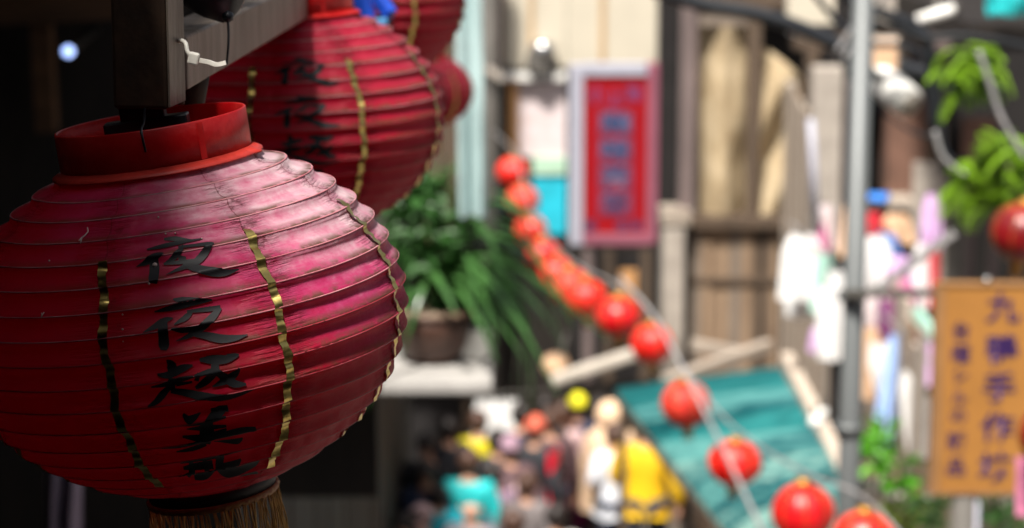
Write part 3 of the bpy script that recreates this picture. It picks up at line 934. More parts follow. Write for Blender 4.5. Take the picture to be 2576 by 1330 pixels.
# ================================================================== CREAM HOUSE AT THE END OF THE LANE
YH = 27.0
hs = thing('cream_house', 'cream panelled house front behind the red shop sign', 'building', (P(1480, 500, YH).x, YH, 0))
def slab(name, x0, y0, x1, y1, Y, t, m, parent, bevel=0.0, label=None):
    return part(name, MB().rect(x0, y0, x1, y1, Y, t), m, parent, bevel=bevel, label=label)
zg = P(1000, 1418, YH)
def slab_to_ground(name, x0, y0, x1, Y, t, m, parent):
    a = P(x0, y0, Y); b = P(x1, y0, Y)
    return part(name, wallbox(a.x, b.x, Y, Y + t, 0, a.z), m, parent)
slab_to_ground('wall', 1180, -140, 1735, YH, 0.3, M_DARKWOOD, hs)
xs = [1268, 1338, 1346, 1508, 1522, 1600, 1652]
for i, (a, b) in enumerate(((1268, 1336), (1340, 1424), (1427, 1508), (1524, 1592), (1595, 1652))):
    slab('cream_panel', a, -120, b, 168, YH - .03, .028, M_CREAM, hs)
for a in (1510, 1331):
    slab('batten', a, -120, a + 13, 168, YH - .05, .019, M_TAN, hs)
slab('maroon_column', 1226, -120, 1262, 168, YH - .06, .058, M_MAROON, hs)
slab('lintel', 1262, 169, 1720, 184, YH - .08, .078, M_POST, hs)
w1 = slab('window', 1304, 206, 1424, 396, YH - .03, .028, M_POSTER, hs)
slab('frame', 1279, 200, 1303, 440, YH - .06, .058, M_ORANGE, w1)
slab('sill', 1340, 397, 1424, 440, YH - .07, .068, M_MINT, w1)
slab('shutter', 1340, 443, 1424, 590, YH - .04, .038, M_CYAN, hs)
slab('white_ledge', 1214, 185, 1424, 203, YH - .16, .158, M_WHITE, hs)
for (a, b, c, d, m) in ((1660, 186, 1706, 255, M_ORANGE), (1660, 262, 1706, 300, M_LILAC), (1660, 306, 1706, 380, M_POSTER), (1658, 392, 1708, 446, M_MINT), (1658, 450, 1708, 530, M_CYAN)):
    slab('window_panel', a, b, c, d, YH - .03, .028, m, hs)
for (a, b) in ((1656, 1676), (1682, 1700)):
    slab('dark_upright', a, -120, b, 168, YH - .05, .048, M_MAUVE if a == 1682 else M_DARKIN, hs)
part('drain_pipe', MB().tube([P(1734, -120, YH - .1), P(1734, 560, YH - .1)], 0.055, 12), M_MAUVE, hs, True)
# dark recess under the sign with things inside
slab('doorway', 1440, 640, 1640, 960, YH - .02, .018, M_DARKIN, hs)
for a in (1468, 1520, 1612):
    slab('door_post', a, 630, a + 22, 960, YH - .06, .058, M_MAUVE if a == 1468 else M_WOOD3, hs)
slab('brown_board', 1560, 680, 1600, 800, YH - .05, .03, M_ORANGE, hs)
# stainless vent on the ledge
vp = P(1361, 178, YH - .12)
v = thing('roof_vent', 'shiny round metal vent cap standing on the white ledge', 'vent', vp)
part('vent_body', MB().lathe([(.16, 0), (.17, .16), (.13, .20), (.13, .22)], 28, vp), M_POST, v, True)
part('cap', MB().lathe([(.125, .16), (.14, .18), (.14, .30), (.10, .33), (.001, .34)], 28, vp + Vector((.02, -.06, 0))), M_STAINLESS, v, True)

# lanterns in the window right of the sign
# ================================================================== RED SHOP SIGN
def text_mesh(ch, size, offset=0.0, depth=0.0):
    cu = bpy.data.curves.new('glyph', 'FONT')
    cu.body = ch; cu.size = size; cu.align_x = 'CENTER'; cu.align_y = 'CENTER'; cu.offset = offset; cu.extrude = depth
    o = bpy.data.objects.new('glyph', cu); COL.objects.link(o)
    dg = bpy.context.evaluated_depsgraph_get()
    me = bpy.data.meshes.new_from_object(o.evaluated_get(dg))
    bpy.data.objects.remove(o); bpy.data.curves.remove(cu)
    vs = [v.co for v in me.vertices]
    cx = (min(v.x for v in vs) + max(v.x for v in vs)) / 2; cy = (min(v.y for v in vs) + max(v.y for v in vs)) / 2
    for v in me.vertices:
        v.co = Vector((v.co.x - cx, -v.co.z, v.co.y - cy))
    return me
YS = 22.0
sg = thing('shop_sign', 'tall red shop sign in a white frame with blue characters', 'sign', P(1542, 615, YS))
sl = Vector(sg.location)
slab('sign_box', 1440, 172, 1640, 612, YS, .16, M_SIGNFRAME, sg)
slab('frame_side', 1434, 166, 1466, 618, YS - .04, .20, M_SIGNFRAME, sg, .008)
slab('frame_side', 1630, 162, 1652, 614, YS - .04, .20, M_SIGNPINK, sg, .008, 'right edge of the frame in a painted shade tone')
slab('frame_top', 1467, 163, 1629, 192, YS - .038, .20, M_SIGNFRAME, sg, .008)
slab('frame_bottom', 1467, 590, 1629, 617, YS - .038, .20, M_SIGNPINK, sg, .008)
slab('panel', 1467, 193, 1629, 589, YS - .012, .011, M_SIGNRED, sg)
def glyph(ch, px, py, size_px, Y, m, parent, sy=1.0, offset=0.0, name='character', proud=0.0, sx=1.0):
    sz = size_px * Y / FPX * 1.05
    me = text_mesh(ch, sz, offset * sz)
    for v_ in me.vertices:
        v_.co.z *= sy
        v_.co.x *= sx
    o = link(name, me, m, parent)
    o.location = P(px, py, Y - proud) - root_loc(parent)
    return o
for ch, px, py in (('小', 1500, 238), ('上', 1546, 246), ('海', 1592, 236)):
    glyph(ch, px, py, 44, YS, M_SIGNHALO, sg, 1.0, 0.035, 'character_outline', .016)
    glyph(ch, px, py, 42, YS, M_CLOTHPURPLE, sg, 1.0, 0.0, 'character', .02)
for ch, py in (('咖', 310), ('啡', 378), ('茶', 445), ('館', 512)):
    m_ = MB().rect(1505, py - 31, 1592, py + 31, YS - .016, .003)
    part('character_ground', m_, M_SIGNHALO, sg, bevel=0.0)
    glyph(ch, 1549, py, 62, YS, M_SIGNOUT, sg, .85, 0.03, 'character_outline', .019, 1.2)
    glyph(ch, 1549, py, 60, YS, M_SIGNBLUE, sg, .85, 0.018, 'character', .024, 1.2)
for ch, px in (('茶', 1486), ('咖', 1564), ('啡', 1600)):
    glyph(ch, px, 570, 30, YS, M_SIGNHALO, sg, 1.0, 0.05, 'character_outline', .016)
    glyph(ch, px, 570, 28, YS, M_SIGNBLUE, sg, 1.0, 0.0, 'character', .02)
part('wall_arm', MB().bar(P(1470, 260, YS + .16), P(1462, 230, YH - .05), .05), M_POST, sg)
part('wall_arm', MB().bar(P(1470, 560, YS + .16), P(1462, 480, YH - .05), .05), M_POST, sg)

# ================================================================== WOODEN HOUSE, CENTRE RIGHT
YW = 24.0
wh = thing('plank_house', 'weathered wooden house with canvas curtained window and plank wall', 'building', (P(1890, 700, YW).x, YW, 0))
slab_to_ground('back_wall', 1660, -140, 2110, YW + .35, 0.25, M_DARKIN, wh)
# window
slab('top_rail', 1752, -60, 2052, 22, YW - .02, .2, M_WOOD3, wh)
slab('shade_board', 1755, 24, 1900, 66, YW + .02, .05, M_WOOD2, wh)
win = slab('sill', 1738, 545, 2056, 575, YW - .10, .3, M_WOOD3, wh)
slab('mullion', 1884, 24, 1907, 545, YW - .04, .08, M_WOOD3, wh)
slab('window_post', 2030, 24, 2052, 545, YW - .04, .1, M_WOOD3, wh)
slab('window_post', 1716, -80, 1748, 545, YW - .04, .1, M_MAUVE, wh)
cu1 = part('curtain', drape(1755, 64, 1886, 540, YW + .10, .13, .95, .9, 0, 36, 30), M_CURTAIN, wh, True)
def tied(u, v):
    # right curtain gathered towards the upper right corner
    x0 = 1908; xr = 2030
    ytop = 120 + 90 * u ** 1.5
    px = x0 + (xr - x0) * u
    py = ytop + (545 - ytop) * v
    p = P(px, py, YW + .10)
    p.y += .10 * math.sin((u * 1.4 + v * 2.2) * 4.6) + .03 * noise.noise((u * 4, v * 4, 0))
    return p
part('curtain', MB().grid(tied, 30, 30), M_CURTAIN, wh, True, 'curtain pulled aside below a dark gap')
# plank wall below
xx = 1744
k = 0
while xx < 1962:
    wd = random.uniform(20, 30)
    mm = (M_WOOD, M_WOOD2, M_WOOD, M_WOOD3)[random.randrange(4)]
    a = P(xx, 578, YW); b = P(xx + wd - 1.6, 578, YW)
    yy = random.uniform(-.012, .012)
    part('plank', wallbox(a.x, b.x, YW + yy, YW + .05 + yy, 0, a.z), mm, wh)
    xx += wd; k += 1
slab('cross_rail', 1742, 700, 1960, 714, YW - .03, .016, M_WOOD3, wh)
part('pillar', wallbox(P(1672, 0, YW).x, P(1728, 0, YW).x, YW - .18, YW + .2, 0, P(1700, 565, YW).z), M_CONC, wh, bevel=.02)
slab('capital', 1664, 530, 1738, 566, YW - .2, .4, M_TIMBER, wh)

# ================================================================== ROOF OVER THE STALLS, TIMBERS
tr_ = thing('teal_roof', 'teal corrugated lean-to roof over the stalls below the string of red balls', 'roof', (P(1700, 1100, 16).x, 16, 0))
zA = 2.55; zB = 3.25
def roofpt(px, py, z):
    return PZ(px, py, z)
A_ = PZ(1548, 985, zA); A2 = PZ(1835, 1352, zA)
B_ = PZ(1962, 932, zB); B2 = PZ(2190, 1352, zB)
NS = 7
for k in range(NS):
    def fn(u, v, k=k):
        t0 = (k + u * 1.03) / NS
        a = A_.lerp(A2, t0); b = B_.lerp(B2, t0)
        p = a.lerp(b, v)
        p.z += .035 * math.sin(t0 * 64 * PI) + .008 * (k % 2) + 0.012 * noise.noise((t0 * 9, v * 4, 0))
        return p
    part('roof_sheet', MB().grid(fn, 110, 6), (M_TEALD, M_TEAL, M_TEALD, M_TEAL, M_TEALL, M_TEAL, M_TEALL)[k], tr_, True)
for (px_, z) in ((0.04, 0), (0.96, 0)):
    for e in (0.03, 0.97):
        q_ = A_.lerp(A2, px_).lerp(B_.lerp(B2, px_), e)
        part('roof_post', MB().bar((q_.x, q_.y, 0), q_ - Vector((0, 0, .06)), .06), M_WOOD3, tr_)
for e in (0.02, 0.5, 0.98):
    part('purlin', MB().bar(A_.lerp(B_, e) - Vector((0, 0, .065)), A2.lerp(B2, e) - Vector((0, 0, .065)), .05, .06), M_WOOD3, tr_)
def timber(name, x0, y0, x1, y1, Y0, Y1, w_, h_, m, label, cat='beam'):
    a = P(x0, y0, Y0); b = P(x1, y1, Y1)
    return solo(name, MB().bar(Vector((0, 0, 0)), b - a, w_, h_), m, label, cat, (0, 0, 0)), a
def timb(*ar, **kw):
    o, a = timber(*ar, **kw)
    o.location = a
    bv = o.modifiers.new('bevel', 'BEVEL'); bv.width = .008; bv.segments = 2
    return o
timb('timber_beam', 1672, 962, 1935, 868, 19.6, 20.4, .10, .09, M_TIMBER, 'long slanting grey timber along the top edge of the teal roof')
timb('timber_beam', 1738, 866, 1880, 892, 21.5, 21.5, .10, .09, M_TIMBER, 'short grey timber lying against the plank wall')
timb('timber_beam', 1978, 905, 2125, 1200, 18.6, 14.7, .10, .12, M_SUNWOOD, 'pale slanting timber along the right edge of the teal roof')
aw = thing('white_awning_bar', 'white slanting awning bar with round end behind the red balls', 'awning', P(1400, 960, 20.5))
part('bar', MB().bar(P(1392, 958, 20.5), P(1625, 882, 20.2), .16, .105), mat('cream_awning_bar', (.46, .41, .35), .7, .15, 5), aw, bevel=.03)
part('end_knob', MB().lathe([(.001, .12), (.09, .09), (.125, 0), (.09, -.09), (.001, -.12)], 24, P(1398, 921, 20.7)), M_CLOTHPEACH, aw, True)
part('stay', MB().bar(P(1600, 900, 20.3), P(1640, 780, 23.9), .03), M_POST, aw)
part('stay', MB().bar(P(1402, 930, 20.7), P(1425, 840, 26.9), .03), M_POST, aw)

# plank side wall of the stall row on the right: runs towards the camera
XR0 = P(1962, 700, 23.0)
sw = thing('stall_wall', 'sunlit plank side wall running down behind the grey pole', 'wall', (XR0.x, 23, 0))
pa = Vector((P(1965, 700, 23.2).x, 23.2)); pb = Vector((P(2330, 700, 15.2).x, 15.2))
nP = 34
for k in range(nP):
    u0 = k / nP; u1 = (k + .93) / nP
    a = pa.lerp(pb, u0); b = pa.lerp(pb, u1)
    hgt = 3.9 + .9 * (1 - u0) + random.uniform(-.1, .1)
    d = (b - a).normalized(); nrm = Vector((-d.y, d.x)) * (.03 + random.uniform(-.008, .012))
    z0 = 0
    vs = [(a.x, a.y, z0), (b.x, b.y, z0), (b.x + nrm.x, b.y + nrm.y, z0), (a.x + nrm.x, a.y + nrm.y, z0)]
    vs += [(x, y, hgt) for x, y, _ in vs]
    part('plank', MB().add(vs, [(0, 1, 2, 3), (4, 7, 6, 5), (0, 4, 5, 1), (1, 5, 6, 2), (2, 6, 7, 3), (3, 7, 4, 0)]), (M_SUNWOOD, M_TIMBER, M_SUNWOOD, M_WOOD)[k % 4], sw)

# ================================================================== RIGHT HAND BUILDINGS
YR = 18.5
rh = thing('stall_house', 'dark brown house front with open doorway right of the grey pole', 'building', (P(2300, 500, YR).x, YR, 0))
a = P(2120, -140, YR + .4); b = P(2760, -140, YR + .4)
part('back_wall', wallbox(a.x, b.x, YR + .4, YR + .6, 0, a.z), M_DARKIN, rh)
slab('brown_wall', 2236, 250, 2335, 530, YR, .3, M_BRICK, rh)
slab('beige_post', 2048, 170, 2112, 640, YR - .2, .25, M_CONC, rh, .02)
slab('beige_post', 2134, 210, 2172, 640, YR - .1, .2, M_MAUVE, rh, .02)
slab('lintel', 2000, 90, 2340, 125, YR - .1, .3, M_WOOD3, rh)
slab('upper_board', 1984, -80, 2098, 62, YR - .15, .15, M_CREAM, rh)
slab('upper_board', 2180, -80, 2290, 60, YR + .05, .15, M_CONC, rh)
slab('upper_board', 2205, 110, 2285, 168, YR + .05, .12, M_CONC, rh)
slab('upper_board', 2300, 90, 2390, 160, YR + .1, .12, M_MAUVE, rh)
slab('dark_upright', 2340, 130, 2380, 440, YR - .04, .15, M_WOOD3, rh)
slab('pale_board', 2300, 410, 2395, 800, YR - .06, .1, M_CONC, rh)
slab('dark_upright', 2388, 400, 2422, 800, YR - .12, .12, M_POST, rh)
slab('brown_board', 2424, 300, 2500, 520, YR - .05, .1, M_BRICK, rh)
slab('shelf', 2165, 505, 2300, 526, YR - .35, .34, M_TIMBER, rh)
for k, a in enumerate((2432, 2462, 2492, 2520, 2548)):
    slab('bar', a, 530, a + 12, 790, YR - .05, .05, M_POST if k % 2 else M_MAUVE, rh)
slab('eave', 2440, 60, 2700, 128, YR - 3.2, 3.0, M_DARKWOOD, rh)
slab('counter', 2120, 742, 2420, 770, YR - .5, .4, M_WOOD2, rh)
tp = solo('tarpaulin', drape(2478, -60, 2640, 40, YR - 3.4, .05, 2, 4), M_TEALT, 'bright teal tarpaulin at the top right corner', 'tarpaulin', P(2520, -60, YR - 3.4), smooth=True)
# blue folded cloth on the shelf
solo('folded_cloth', drape(2162, 486, 2238, 512, YR - .30, .03, 1.5, 3, 0, 16, 10, .12), M_DEEPBLUE, 'bright blue folded cloth on the shelf beside the pole', 'cloth', P(2200, 500, YR - .3), smooth=True)

# hanging garments and goods, each its own thing
def garment(px, py, wpx, hpx, Y, m, label, tilt=0, cat='garment', name='hanging_garment', group='clothes and goods hung along the stalls'):
    wm = 1.45 * wpx * Y / FPX; hm = 1.25 * hpx * Y / FPX
    loc = P(px, py - hpx / 2, Y)
    o = thing(name, label, cat, loc, group)
    sd_ = random.uniform(0, 10)
    def shell(sgn):
        def fn(u, v):
            ww = wm * (0.72 + .28 * v if v > .18 else 0.40 + 1.8 * v)
            x = (u - .5) * ww + tilt * v * hm
            y = sgn * (.045 * math.sin(PI * u) + .012) + .022 * math.sin(u * 13 + sd_ + v * 2) * v
            z = -v * hm - (.03 * hm * math.cos(PI * (u - .5) * 2) if v < .1 else 0)
            return Vector((x, y, z))
        return fn
    part('front', MB().grid(shell(-1), 16, 12), m, o, True, local=True)
    part('back', MB().grid(shell(1), 16, 12), m, o, True, local=True)
    part('hanger', MB().tube([Vector((-wm * .2, 0, -.01)), Vector((0, 0, .05)), Vector((wm * .2, 0, -.01))], .006, 6), M_POST, o, True, local=True)
    part('hook', MB().tube([Vector((0, 0, .05)), Vector((.01, 0, .08)), Vector((.0, 0, .10))], .004, 6), M_POST, o, True, local=True)
    return o
GY = 16.8
for (x, y, w_, h_, Y, m, lab, tl) in (
    (2018, 660, 92, 135, 17.6, M_CLOTHW, 'bright white garment at the top left of the stall clothes', .05),
    (2062, 620, 34, 110, 17.7, M_CLOTHPINK, 'narrow pink garment beside the bright white one', .1),
    (2075, 700, 46, 120, 17.3, M_CLOTHMINT, 'mint green garment hanging left of the pole', 0),
    (2098, 770, 56, 170, 17.0, M_CLOTHW, 'long white garment half hidden by the grey pole', .08),
    (2056, 850, 30, 50, 17.2, M_LILAC, 'small lilac bag below the white garments', 0),
    (2000, 690, 60, 150, 17.9, M_CLOTHW, 'white sheet at the far left end of the stall clothes', .12),
    (2080, 800, 54, 150, 16.8, M_CLOTHW, 'lower white garment between lilac bag and grey pole', .1),
    (2150, 560, 50, 120, 17.6, M_CLOTHPEACH, 'peach towel just behind the grey pole', .0),
    (2200, 790, 70, 110, 16.6, M_POSTER, 'pale rose garment right under the sign arm', .1),
    (2270, 760, 60, 120, 16.5, M_CLOTHPINK, 'pink garment right under the sign arm', .1),
    (2080, 560, 40, 90, 17.9, M_POSTER, 'pale pinkish towel hanging high beside the pole', 0),
    (2180, 900, 60, 150, 16.4, M_CLOTHPEACH, 'peach garment right beside the pole below the bracket', .2),
    (2212, 960, 80, 190, 16.2, M_CLOTHW, 'large white garment below the sign bracket', .35),
    (2228, 850, 60, 190, 16.5, M_CLOTHPURPLE, 'plum coloured garment under the sign bracket', .25),
    (2252, 960, 36, 230, 15.9, M_CLOTHBLUE, 'long pale blue garment among the white ones', -.1),
    (2285, 1020, 56, 170, 15.7, M_CLOTHW, 'white garment right of the pale blue one', .2),
    (2312, 1070, 30, 150, 15.6, M_CLOTHPEACH, 'narrow peach scarf between two white garments', .1),
    (2340, 1080, 64, 170, 15.4, M_CLOTHW, 'white garment hanging against the orange sign', .1),
    (2330, 905, 64, 90, 16.0, M_LILAC, 'lilac pink garment beside the orange sign', 0),
    (2300, 830, 40, 110, 16.2, M_CLOTHMINT, 'pale green garment slanting below the bracket', .6),
    (2195, 650, 86, 110, 17.0, M_CLOTHW, 'white garment behind the slanting bracket strut', .0),
    (2262, 690, 60, 90, 16.9, M_LILAC, 'pink lilac garment behind the slanting strut', .0),
    (2320, 680, 40, 130, 16.9, M_CLOTHW, 'white panel of cloth left of the red one', .0),
    (2350, 680, 26, 130, 16.9, M_CLOTHRED, 'narrow bright red cloth beside the pale board', .0),
    (2345, 545, 40, 110, 17.0, M_LILAC, 'faded lilac cloth pinned on the pale board', .0),
    (2195, 570, 44, 70, 17.4, M_CLOTHRED, 'red garment hanging under the shelf', .1),
    (2225, 610, 54, 46, 17.3, M_DEEPBLUE, 'royal blue cloth hanging under the shelf', .1),
    (2255, 570, 66, 60, 17.5, M_CLOTHPEACH, 'peach cloth hanging under the shelf', .0)):
    garment(x, y, w_, h_, Y, m, lab, tl)
# the line the clothes hang from
solo('clothes_line', MB().tube([P(1990, 560, 17.8), P(2150, 720, 17.0), P(2360, 930, 15.4)], .008, 6), M_GREYCABLE, 'thin grey line carrying the stall clothes', 'line', P(2150, 720, 17.0))

# ================================================================== GREY POLE, BRACKET AND ORANGE SIGN
YP = 11.0
pp = P(2133, 900, YP)
pole = thing('utility_pole', 'tall grey metal pole in front of the stalls', 'pole', (pp.x, YP, 0))
part('shaft', MB().tube([(pp.x, YP, 0), (pp.x + .03, YP, ZC - .15)], [.060, .048], 24), M_POLE, pole, True)
for y_ in (745, 1075):
    c = P(2133, y_, YP)
    part('clamp_band', MB().lathe([(.064, -.02), (.068, -.02), (.068, .02), (.064, .02)], 24, (pp.x + .012, YP, c.z), close=True), M_POLE, pole, True)
part('base', MB().lathe([(.16, 0), (.16, .05), (.07, .07), (.06, .3)], 20, (pp.x, YP, 0)), M_POLE, pole, True)
arm = part('sign_arm', MB().bar(P(2128, 738, YP - .07), P(2380, 738, YP - .4), .035), M_POST, pole)
part('strut', MB().bar(P(2190, 742, YP - .12), P(2398, 588, YP - .35), .032, .036), M_GREYCABLE, pole)
YO = 9.6
osg = thing('orange_sign', 'hanging orange board sign with indigo characters in two columns', 'sign', P(2470, 1240, YO))
slab('board', 2362, 722, 2612, 1238, YO, .05, M_SIGNOR, osg, .004)
slab('rim_left', 2356, 716, 2362, 1244, YO - .006, .062, M_SIGNORF, osg)
slab('rim_top', 2362.5, 715, 2612, 721.5, YO - .006, .062, M_SIGNORF, osg)
slab('rim_bottom', 2362.5, 1238.5, 2612, 1245, YO - .006, .062, M_SIGNORF, osg)
slab('rim_right', 2612.5, 716, 2618, 1244, YO - .006, .062, M_SIGNORF, osg)
for ch, x, y in (('九', 2524, 775), ('鴨', 2522, 880), ('手', 2514, 975), ('作', 2509, 1075), ('坊', 2503, 1175)):
    glyph(ch, x, y, 84, YO, M_SIGNINK, osg, .95, .022, 'character', .004)
for ch, x, y, s in (('台', 2418, 832, 48), ('曜', 2417, 892, 50), ('シ', 2416, 945, 44), ('ル', 2413, 1000, 44), ('の', 2411, 1047, 44), ('販', 2407, 1110, 50), ('品', 2405, 1175, 50)):
    glyph(ch, x, y, s, YO, M_SIGNINK, osg, 1, .012, 'character', .004)
part('hook', MB().tube([P(2370, 716, YO + .02), P(2372, 738, YP - .39)], .008, 8), M_POST, osg, True)
part('knob', MB().lathe([(.001, .012), (.011, .008), (.012, -.006), (.001, -.012)], 12, P(2483, 706, YO)), M_STAINLESS, osg, True)
part('post', MB().tube([P(2425, 1246, YO + .03), Vector((P(2425, 1246, YO).x, YO + .03, 0))], .05, 14), M_POST, osg, True)
part('side_post', MB().tube([P(2452, 1246, YO + .03), Vector((P(2452, 1246, YO).x, YO + .03, 0))], .022, 12), M_SIGNFRAME, osg, True)

# ================================================================== STRING OF SMALL RED LANTERNS
def make_ball(label):
    o = thing('ball_lantern', label, 'lantern', (0, 0, 0), 'string of small round red lanterns')
    r = .140
    prof = [(max(.024, r * math.cos(a)), .93 * r * math.sin(a)) for a in [R_(-80 + 160 * i / 24) for i in range(25)]]
    part('body', MB().lathe(prof, 72, lobe=lambda a, i: 1 - .035 * abs(math.sin(a * 8))), M_BALL, o, True, local=True)
    for k in range(8):
        a0 = 2 * PI * k / 8
        part('seam_wire', MB().tube([Vector((p[0] * math.cos(a0) * 1.004, p[0] * math.sin(a0) * 1.004, p[1])) for p in prof], .0016, 5), M_BALLGOLD, o, True, local=True)
    part('top_cap', MB().lathe([(.034, .127), (.036, .133), (.034, .147), (.010, .151), (.001, .151)], 24), M_BALLGOLD, o, True, local=True)
    part('bottom_cap', MB().lathe([(.034, -.127), (.036, -.133), (.034, -.147), (.010, -.151), (.001, -.151)], 24), M_BALLGOLD, o, True, local=True)
    part('hanging_loop', MB().tube([Vector((0, 0, .150)), Vector((.004, 0, .17)), Vector((0, 0, .185))], .003, 6), M_GREYCABLE, o, True, local=True)
    ta = MB()
    for k in range(14):
        a0 = 2 * PI * k / 14
        ta.tube([Vector((.012 * math.cos(a0), .012 * math.sin(a0), -.149)), Vector((.020 * math.cos(a0), .020 * math.sin(a0), -.17)), Vector((.024 * math.cos(a0), .024 * math.sin(a0), -.205))], .004, 4)
    tt = part('tassel', ta, M_BALLGOLD, o, True, local=True); tt['kind'] = 'stuff'
    return o
BALLS = [(1289, 433, 21.0), (1315, 506, 20.2), (1336, 582, 19.2), (1368, 645, 18.2), (1400, 690, 17.4), (1437, 722, 16.7), (1476, 750, 15.9), (1557, 797, 14.6), (1640, 865, 15.2), (1725, 1016, 13.6), (1848, 1165, 12.6), (2021, 1292, 10.6), (2172, 1362, 10.0)]
names = ['farthest red ball lantern, at the top end of the string', 'second red ball from the far top end of the string', 'third red ball from the far top end, beside the cyan shutter', 'fourth red ball from the far end, where the string bends', 'fifth red ball from the far end, crowded between its neighbours', 'sixth red ball from the far end, crowded between its neighbours', 'seventh red ball from the far end, below the red sign', 'round red ball lantern left of the lone one above the white awning bar', 'red ball lantern hanging over the end of the white awning bar', 'red ball lantern over the far left part of the teal roof', 'red ball lantern with pink tag over the middle of the teal roof', 'large near red ball lantern at the bottom, left of the pole', 'red ball lantern cut by the bottom edge, at the pole foot']
ball0 = make_ball(names[0])
line = []
for i, (x, y, d) in enumerate(BALLS):
    o = ball0 if i == 0 else copy_tree(ball0)
    o.scale = (random.uniform(.95, 1.03), random.uniform(.95, 1.03), random.uniform(.92, 1.04))
    o.location = at(x, y, d)
    o.rotation_euler = (R_(random.uniform(-6, 6)), R_(random.uniform(-8, 8)), random.uniform(0, 2))
    o['label'] = names[i]
    for ch in o.children:
        if ch.name.startswith('body'):
            ch.material_slots[0].link = 'OBJECT'
            ch.material_slots[0].material = (M_BALL, M_BALLF, M_BALL, M_BALLC)[i % 4]
    line.append(at(x, y, d) + Vector((0, 0, .185)))
    if i == 10:
        part('paper_tag', MB().box((.06, 0, -.165), (.10, .004, .07), Matrix.Rotation(.5, 3, 'Y')), M_TAG, o, local=True)
path = [P(1240, 330, 22.5)] + line + [at(2330, 1420, 9.2)]
solo('lantern_cable', MB().tube([Vector(p) for p in smooth_path([tuple(p) for p in path], 4)], .007, 6), M_GREYCABLE, 'grey cable from which the small red lanterns hang', 'cable', path[0], smooth=True)
cp = [at(1560, 700, 14.6), at(1640, 790, 14.2), at(1705, 905, 13.4), at(1800, 1090, 12.4), at(1905, 1310, 10.8), at(1990, 1480, 9.8)]
solo('stay_cable', MB().tube([Vector(p) for p in smooth_path([tuple(p) for p in cp], 5)], .011, 8), M_GREYCABLE, 'thicker grey stay cable running beside the red balls over the teal roof', 'cable', cp[0], smooth=True)
# red lantern by the fern and pieces at the right edge
ol = copy_tree(ball0); ol.location = at(2572, 585, 10.5); ol['label'] = 'dark red ball lantern below the fern at the right edge'; ol['group'] = 'red lanterns near the orange sign'
ol2 = copy_tree(ball0); ol2.location = at(2662, 1100, 8.6); ol2['label'] = 'dark red lantern at the right edge over the orange sign'; ol2['group'] = 'red lanterns near the orange sign'
M_BALLDARK = mat('maroon_lantern_cloth', (0.20, 0.004, 0.006), 0.4, 0.2, 5, spec=0.5)
for r_o in (ol, ol2):
    for ch in r_o.children:
        if ch.name.startswith('body'):
            ch.material_slots[0].link = 'OBJECT'
            ch.material_slots[0].material = M_BALLDARK
solo('pink_banner', drape(2556, 1150, 2640, 1300, 8.5, .01, 1, 0), M_TAG, 'bright pink cloth tail at the right edge beside the orange sign', 'banner', P(2580, 1150, 8.5), smooth=True)

# ================================================================== OVERHEAD CABLES AND FITTINGS
def cable(pts, r, m, label, Y, name='power_cable'):
    p = [P(x, y, Y) for x, y in pts]
    solo(name, MB().tube([Vector(k_) for k_ in smooth_path([tuple(k_) for k_ in p], 6)], r, 8), m, label, 'cable', p[0], smooth=True)
cable([(1640, -30), (1760, 10), (1900, 35), (2010, 70), (2130, 122), (2260, 168), (2420, 205), (2520, 230)], .038, M_CABLE, 'thick black cable crossing from the top centre to the right', 12.0)
cable([(2080, -40), (2180, 20), (2290, 62), (2335, 110), (2345, 220), (2352, 330), (2390, 420), (2420, 470)], .028, M_CABLE, 'black cable looping down on the right beside the pole', 11.5)
cable([(2200, -40), (2150, 60), (2105, 130)], .010, M_GREYCABLE, 'thin grey wire fanning up from the pole, left one', 11.2)
cable([(2245, -40), (2180, 70), (2120, 150)], .010, M_GREYCABLE, 'thin grey wire fanning up from the pole, right one', 11.2)
cable([(2352, 330), (2375, 400), (2440, 450), (2500, 510)], .012, M_GREYCABLE, 'grey hose bending down beside the lower fern', 11.0)
cable([(2462, 130), (2490, 210), (2520, 300), (2580, 400)], .012, M_GREYCABLE, 'grey hose hanging in front of the upper fern', 10.0)
cable([(1690, -30), (1850, 30), (2020, 84), (2180, 150), (2330, 205), (2470, 260)], .013, M_CABLE, 'thinner black cable running just under the thick one', 12.3)
cable([(2030, -40), (2110, 60), (2190, 110), (2290, 120), (2345, 180), (2370, 300), (2372, 440)], .016, M_CABLE, 'black cable sagging past the junction box and down', 11.8)
cable([(2150, 40), (2240, 70), (2330, 95), (2440, 92), (2600, 120)], .014, M_CABLE, 'black cable leading right to the dark eave', 11.4)
cable([(2120, 160), (2200, 260), (2290, 330), (2352, 345)], .008, M_CABLE, 'thin black wire sagging between pole and hose', 11.3)
fl = thing('tube_lamp', 'white fluorescent tube lamp fitting at the top right', 'lamp', P(2355, 38, 13))
part('tube', MB().tube([P(2308, 52, 13), P(2402, 22, 13)], .030, 14), M_WHITE, fl, True)
part('end_cap', MB().tube([P(2400, 23, 13), P(2410, 20, 13)], .034, 14), M_POST, fl, True)
part('bracket_arm', MB().bar(P(2355, 36, 13.04), P(2370, -60, 13.4), .03), M_POST, fl)
fx = thing('spot_lamp', 'white round spotlight housing fixed below the cable crossing', 'lamp', P(2240, 210, 11.8))
c0 = P(2200, 190, 11.8); c1 = P(2290, 262, 11.6)
part('housing', MB().tube([c0, c0.lerp(c1, .15), c0.lerp(c1, .6), c1], [.05, .075, .085, .075], 20), M_WHITE, fx, True)
part('lens', MB().tube([c1, c1.lerp(c0, -.05)], [.06, .06], 20), M_CONC, fx, True)
part('yoke', MB().bar(c0.lerp(c1, .3), P(2160, 150, 11.3), .03), M_POST, fx)
bxj = thing('junction_box', 'pale grey junction box hanging where the cables meet the pole', 'box', P(2240, 150, 11.9))
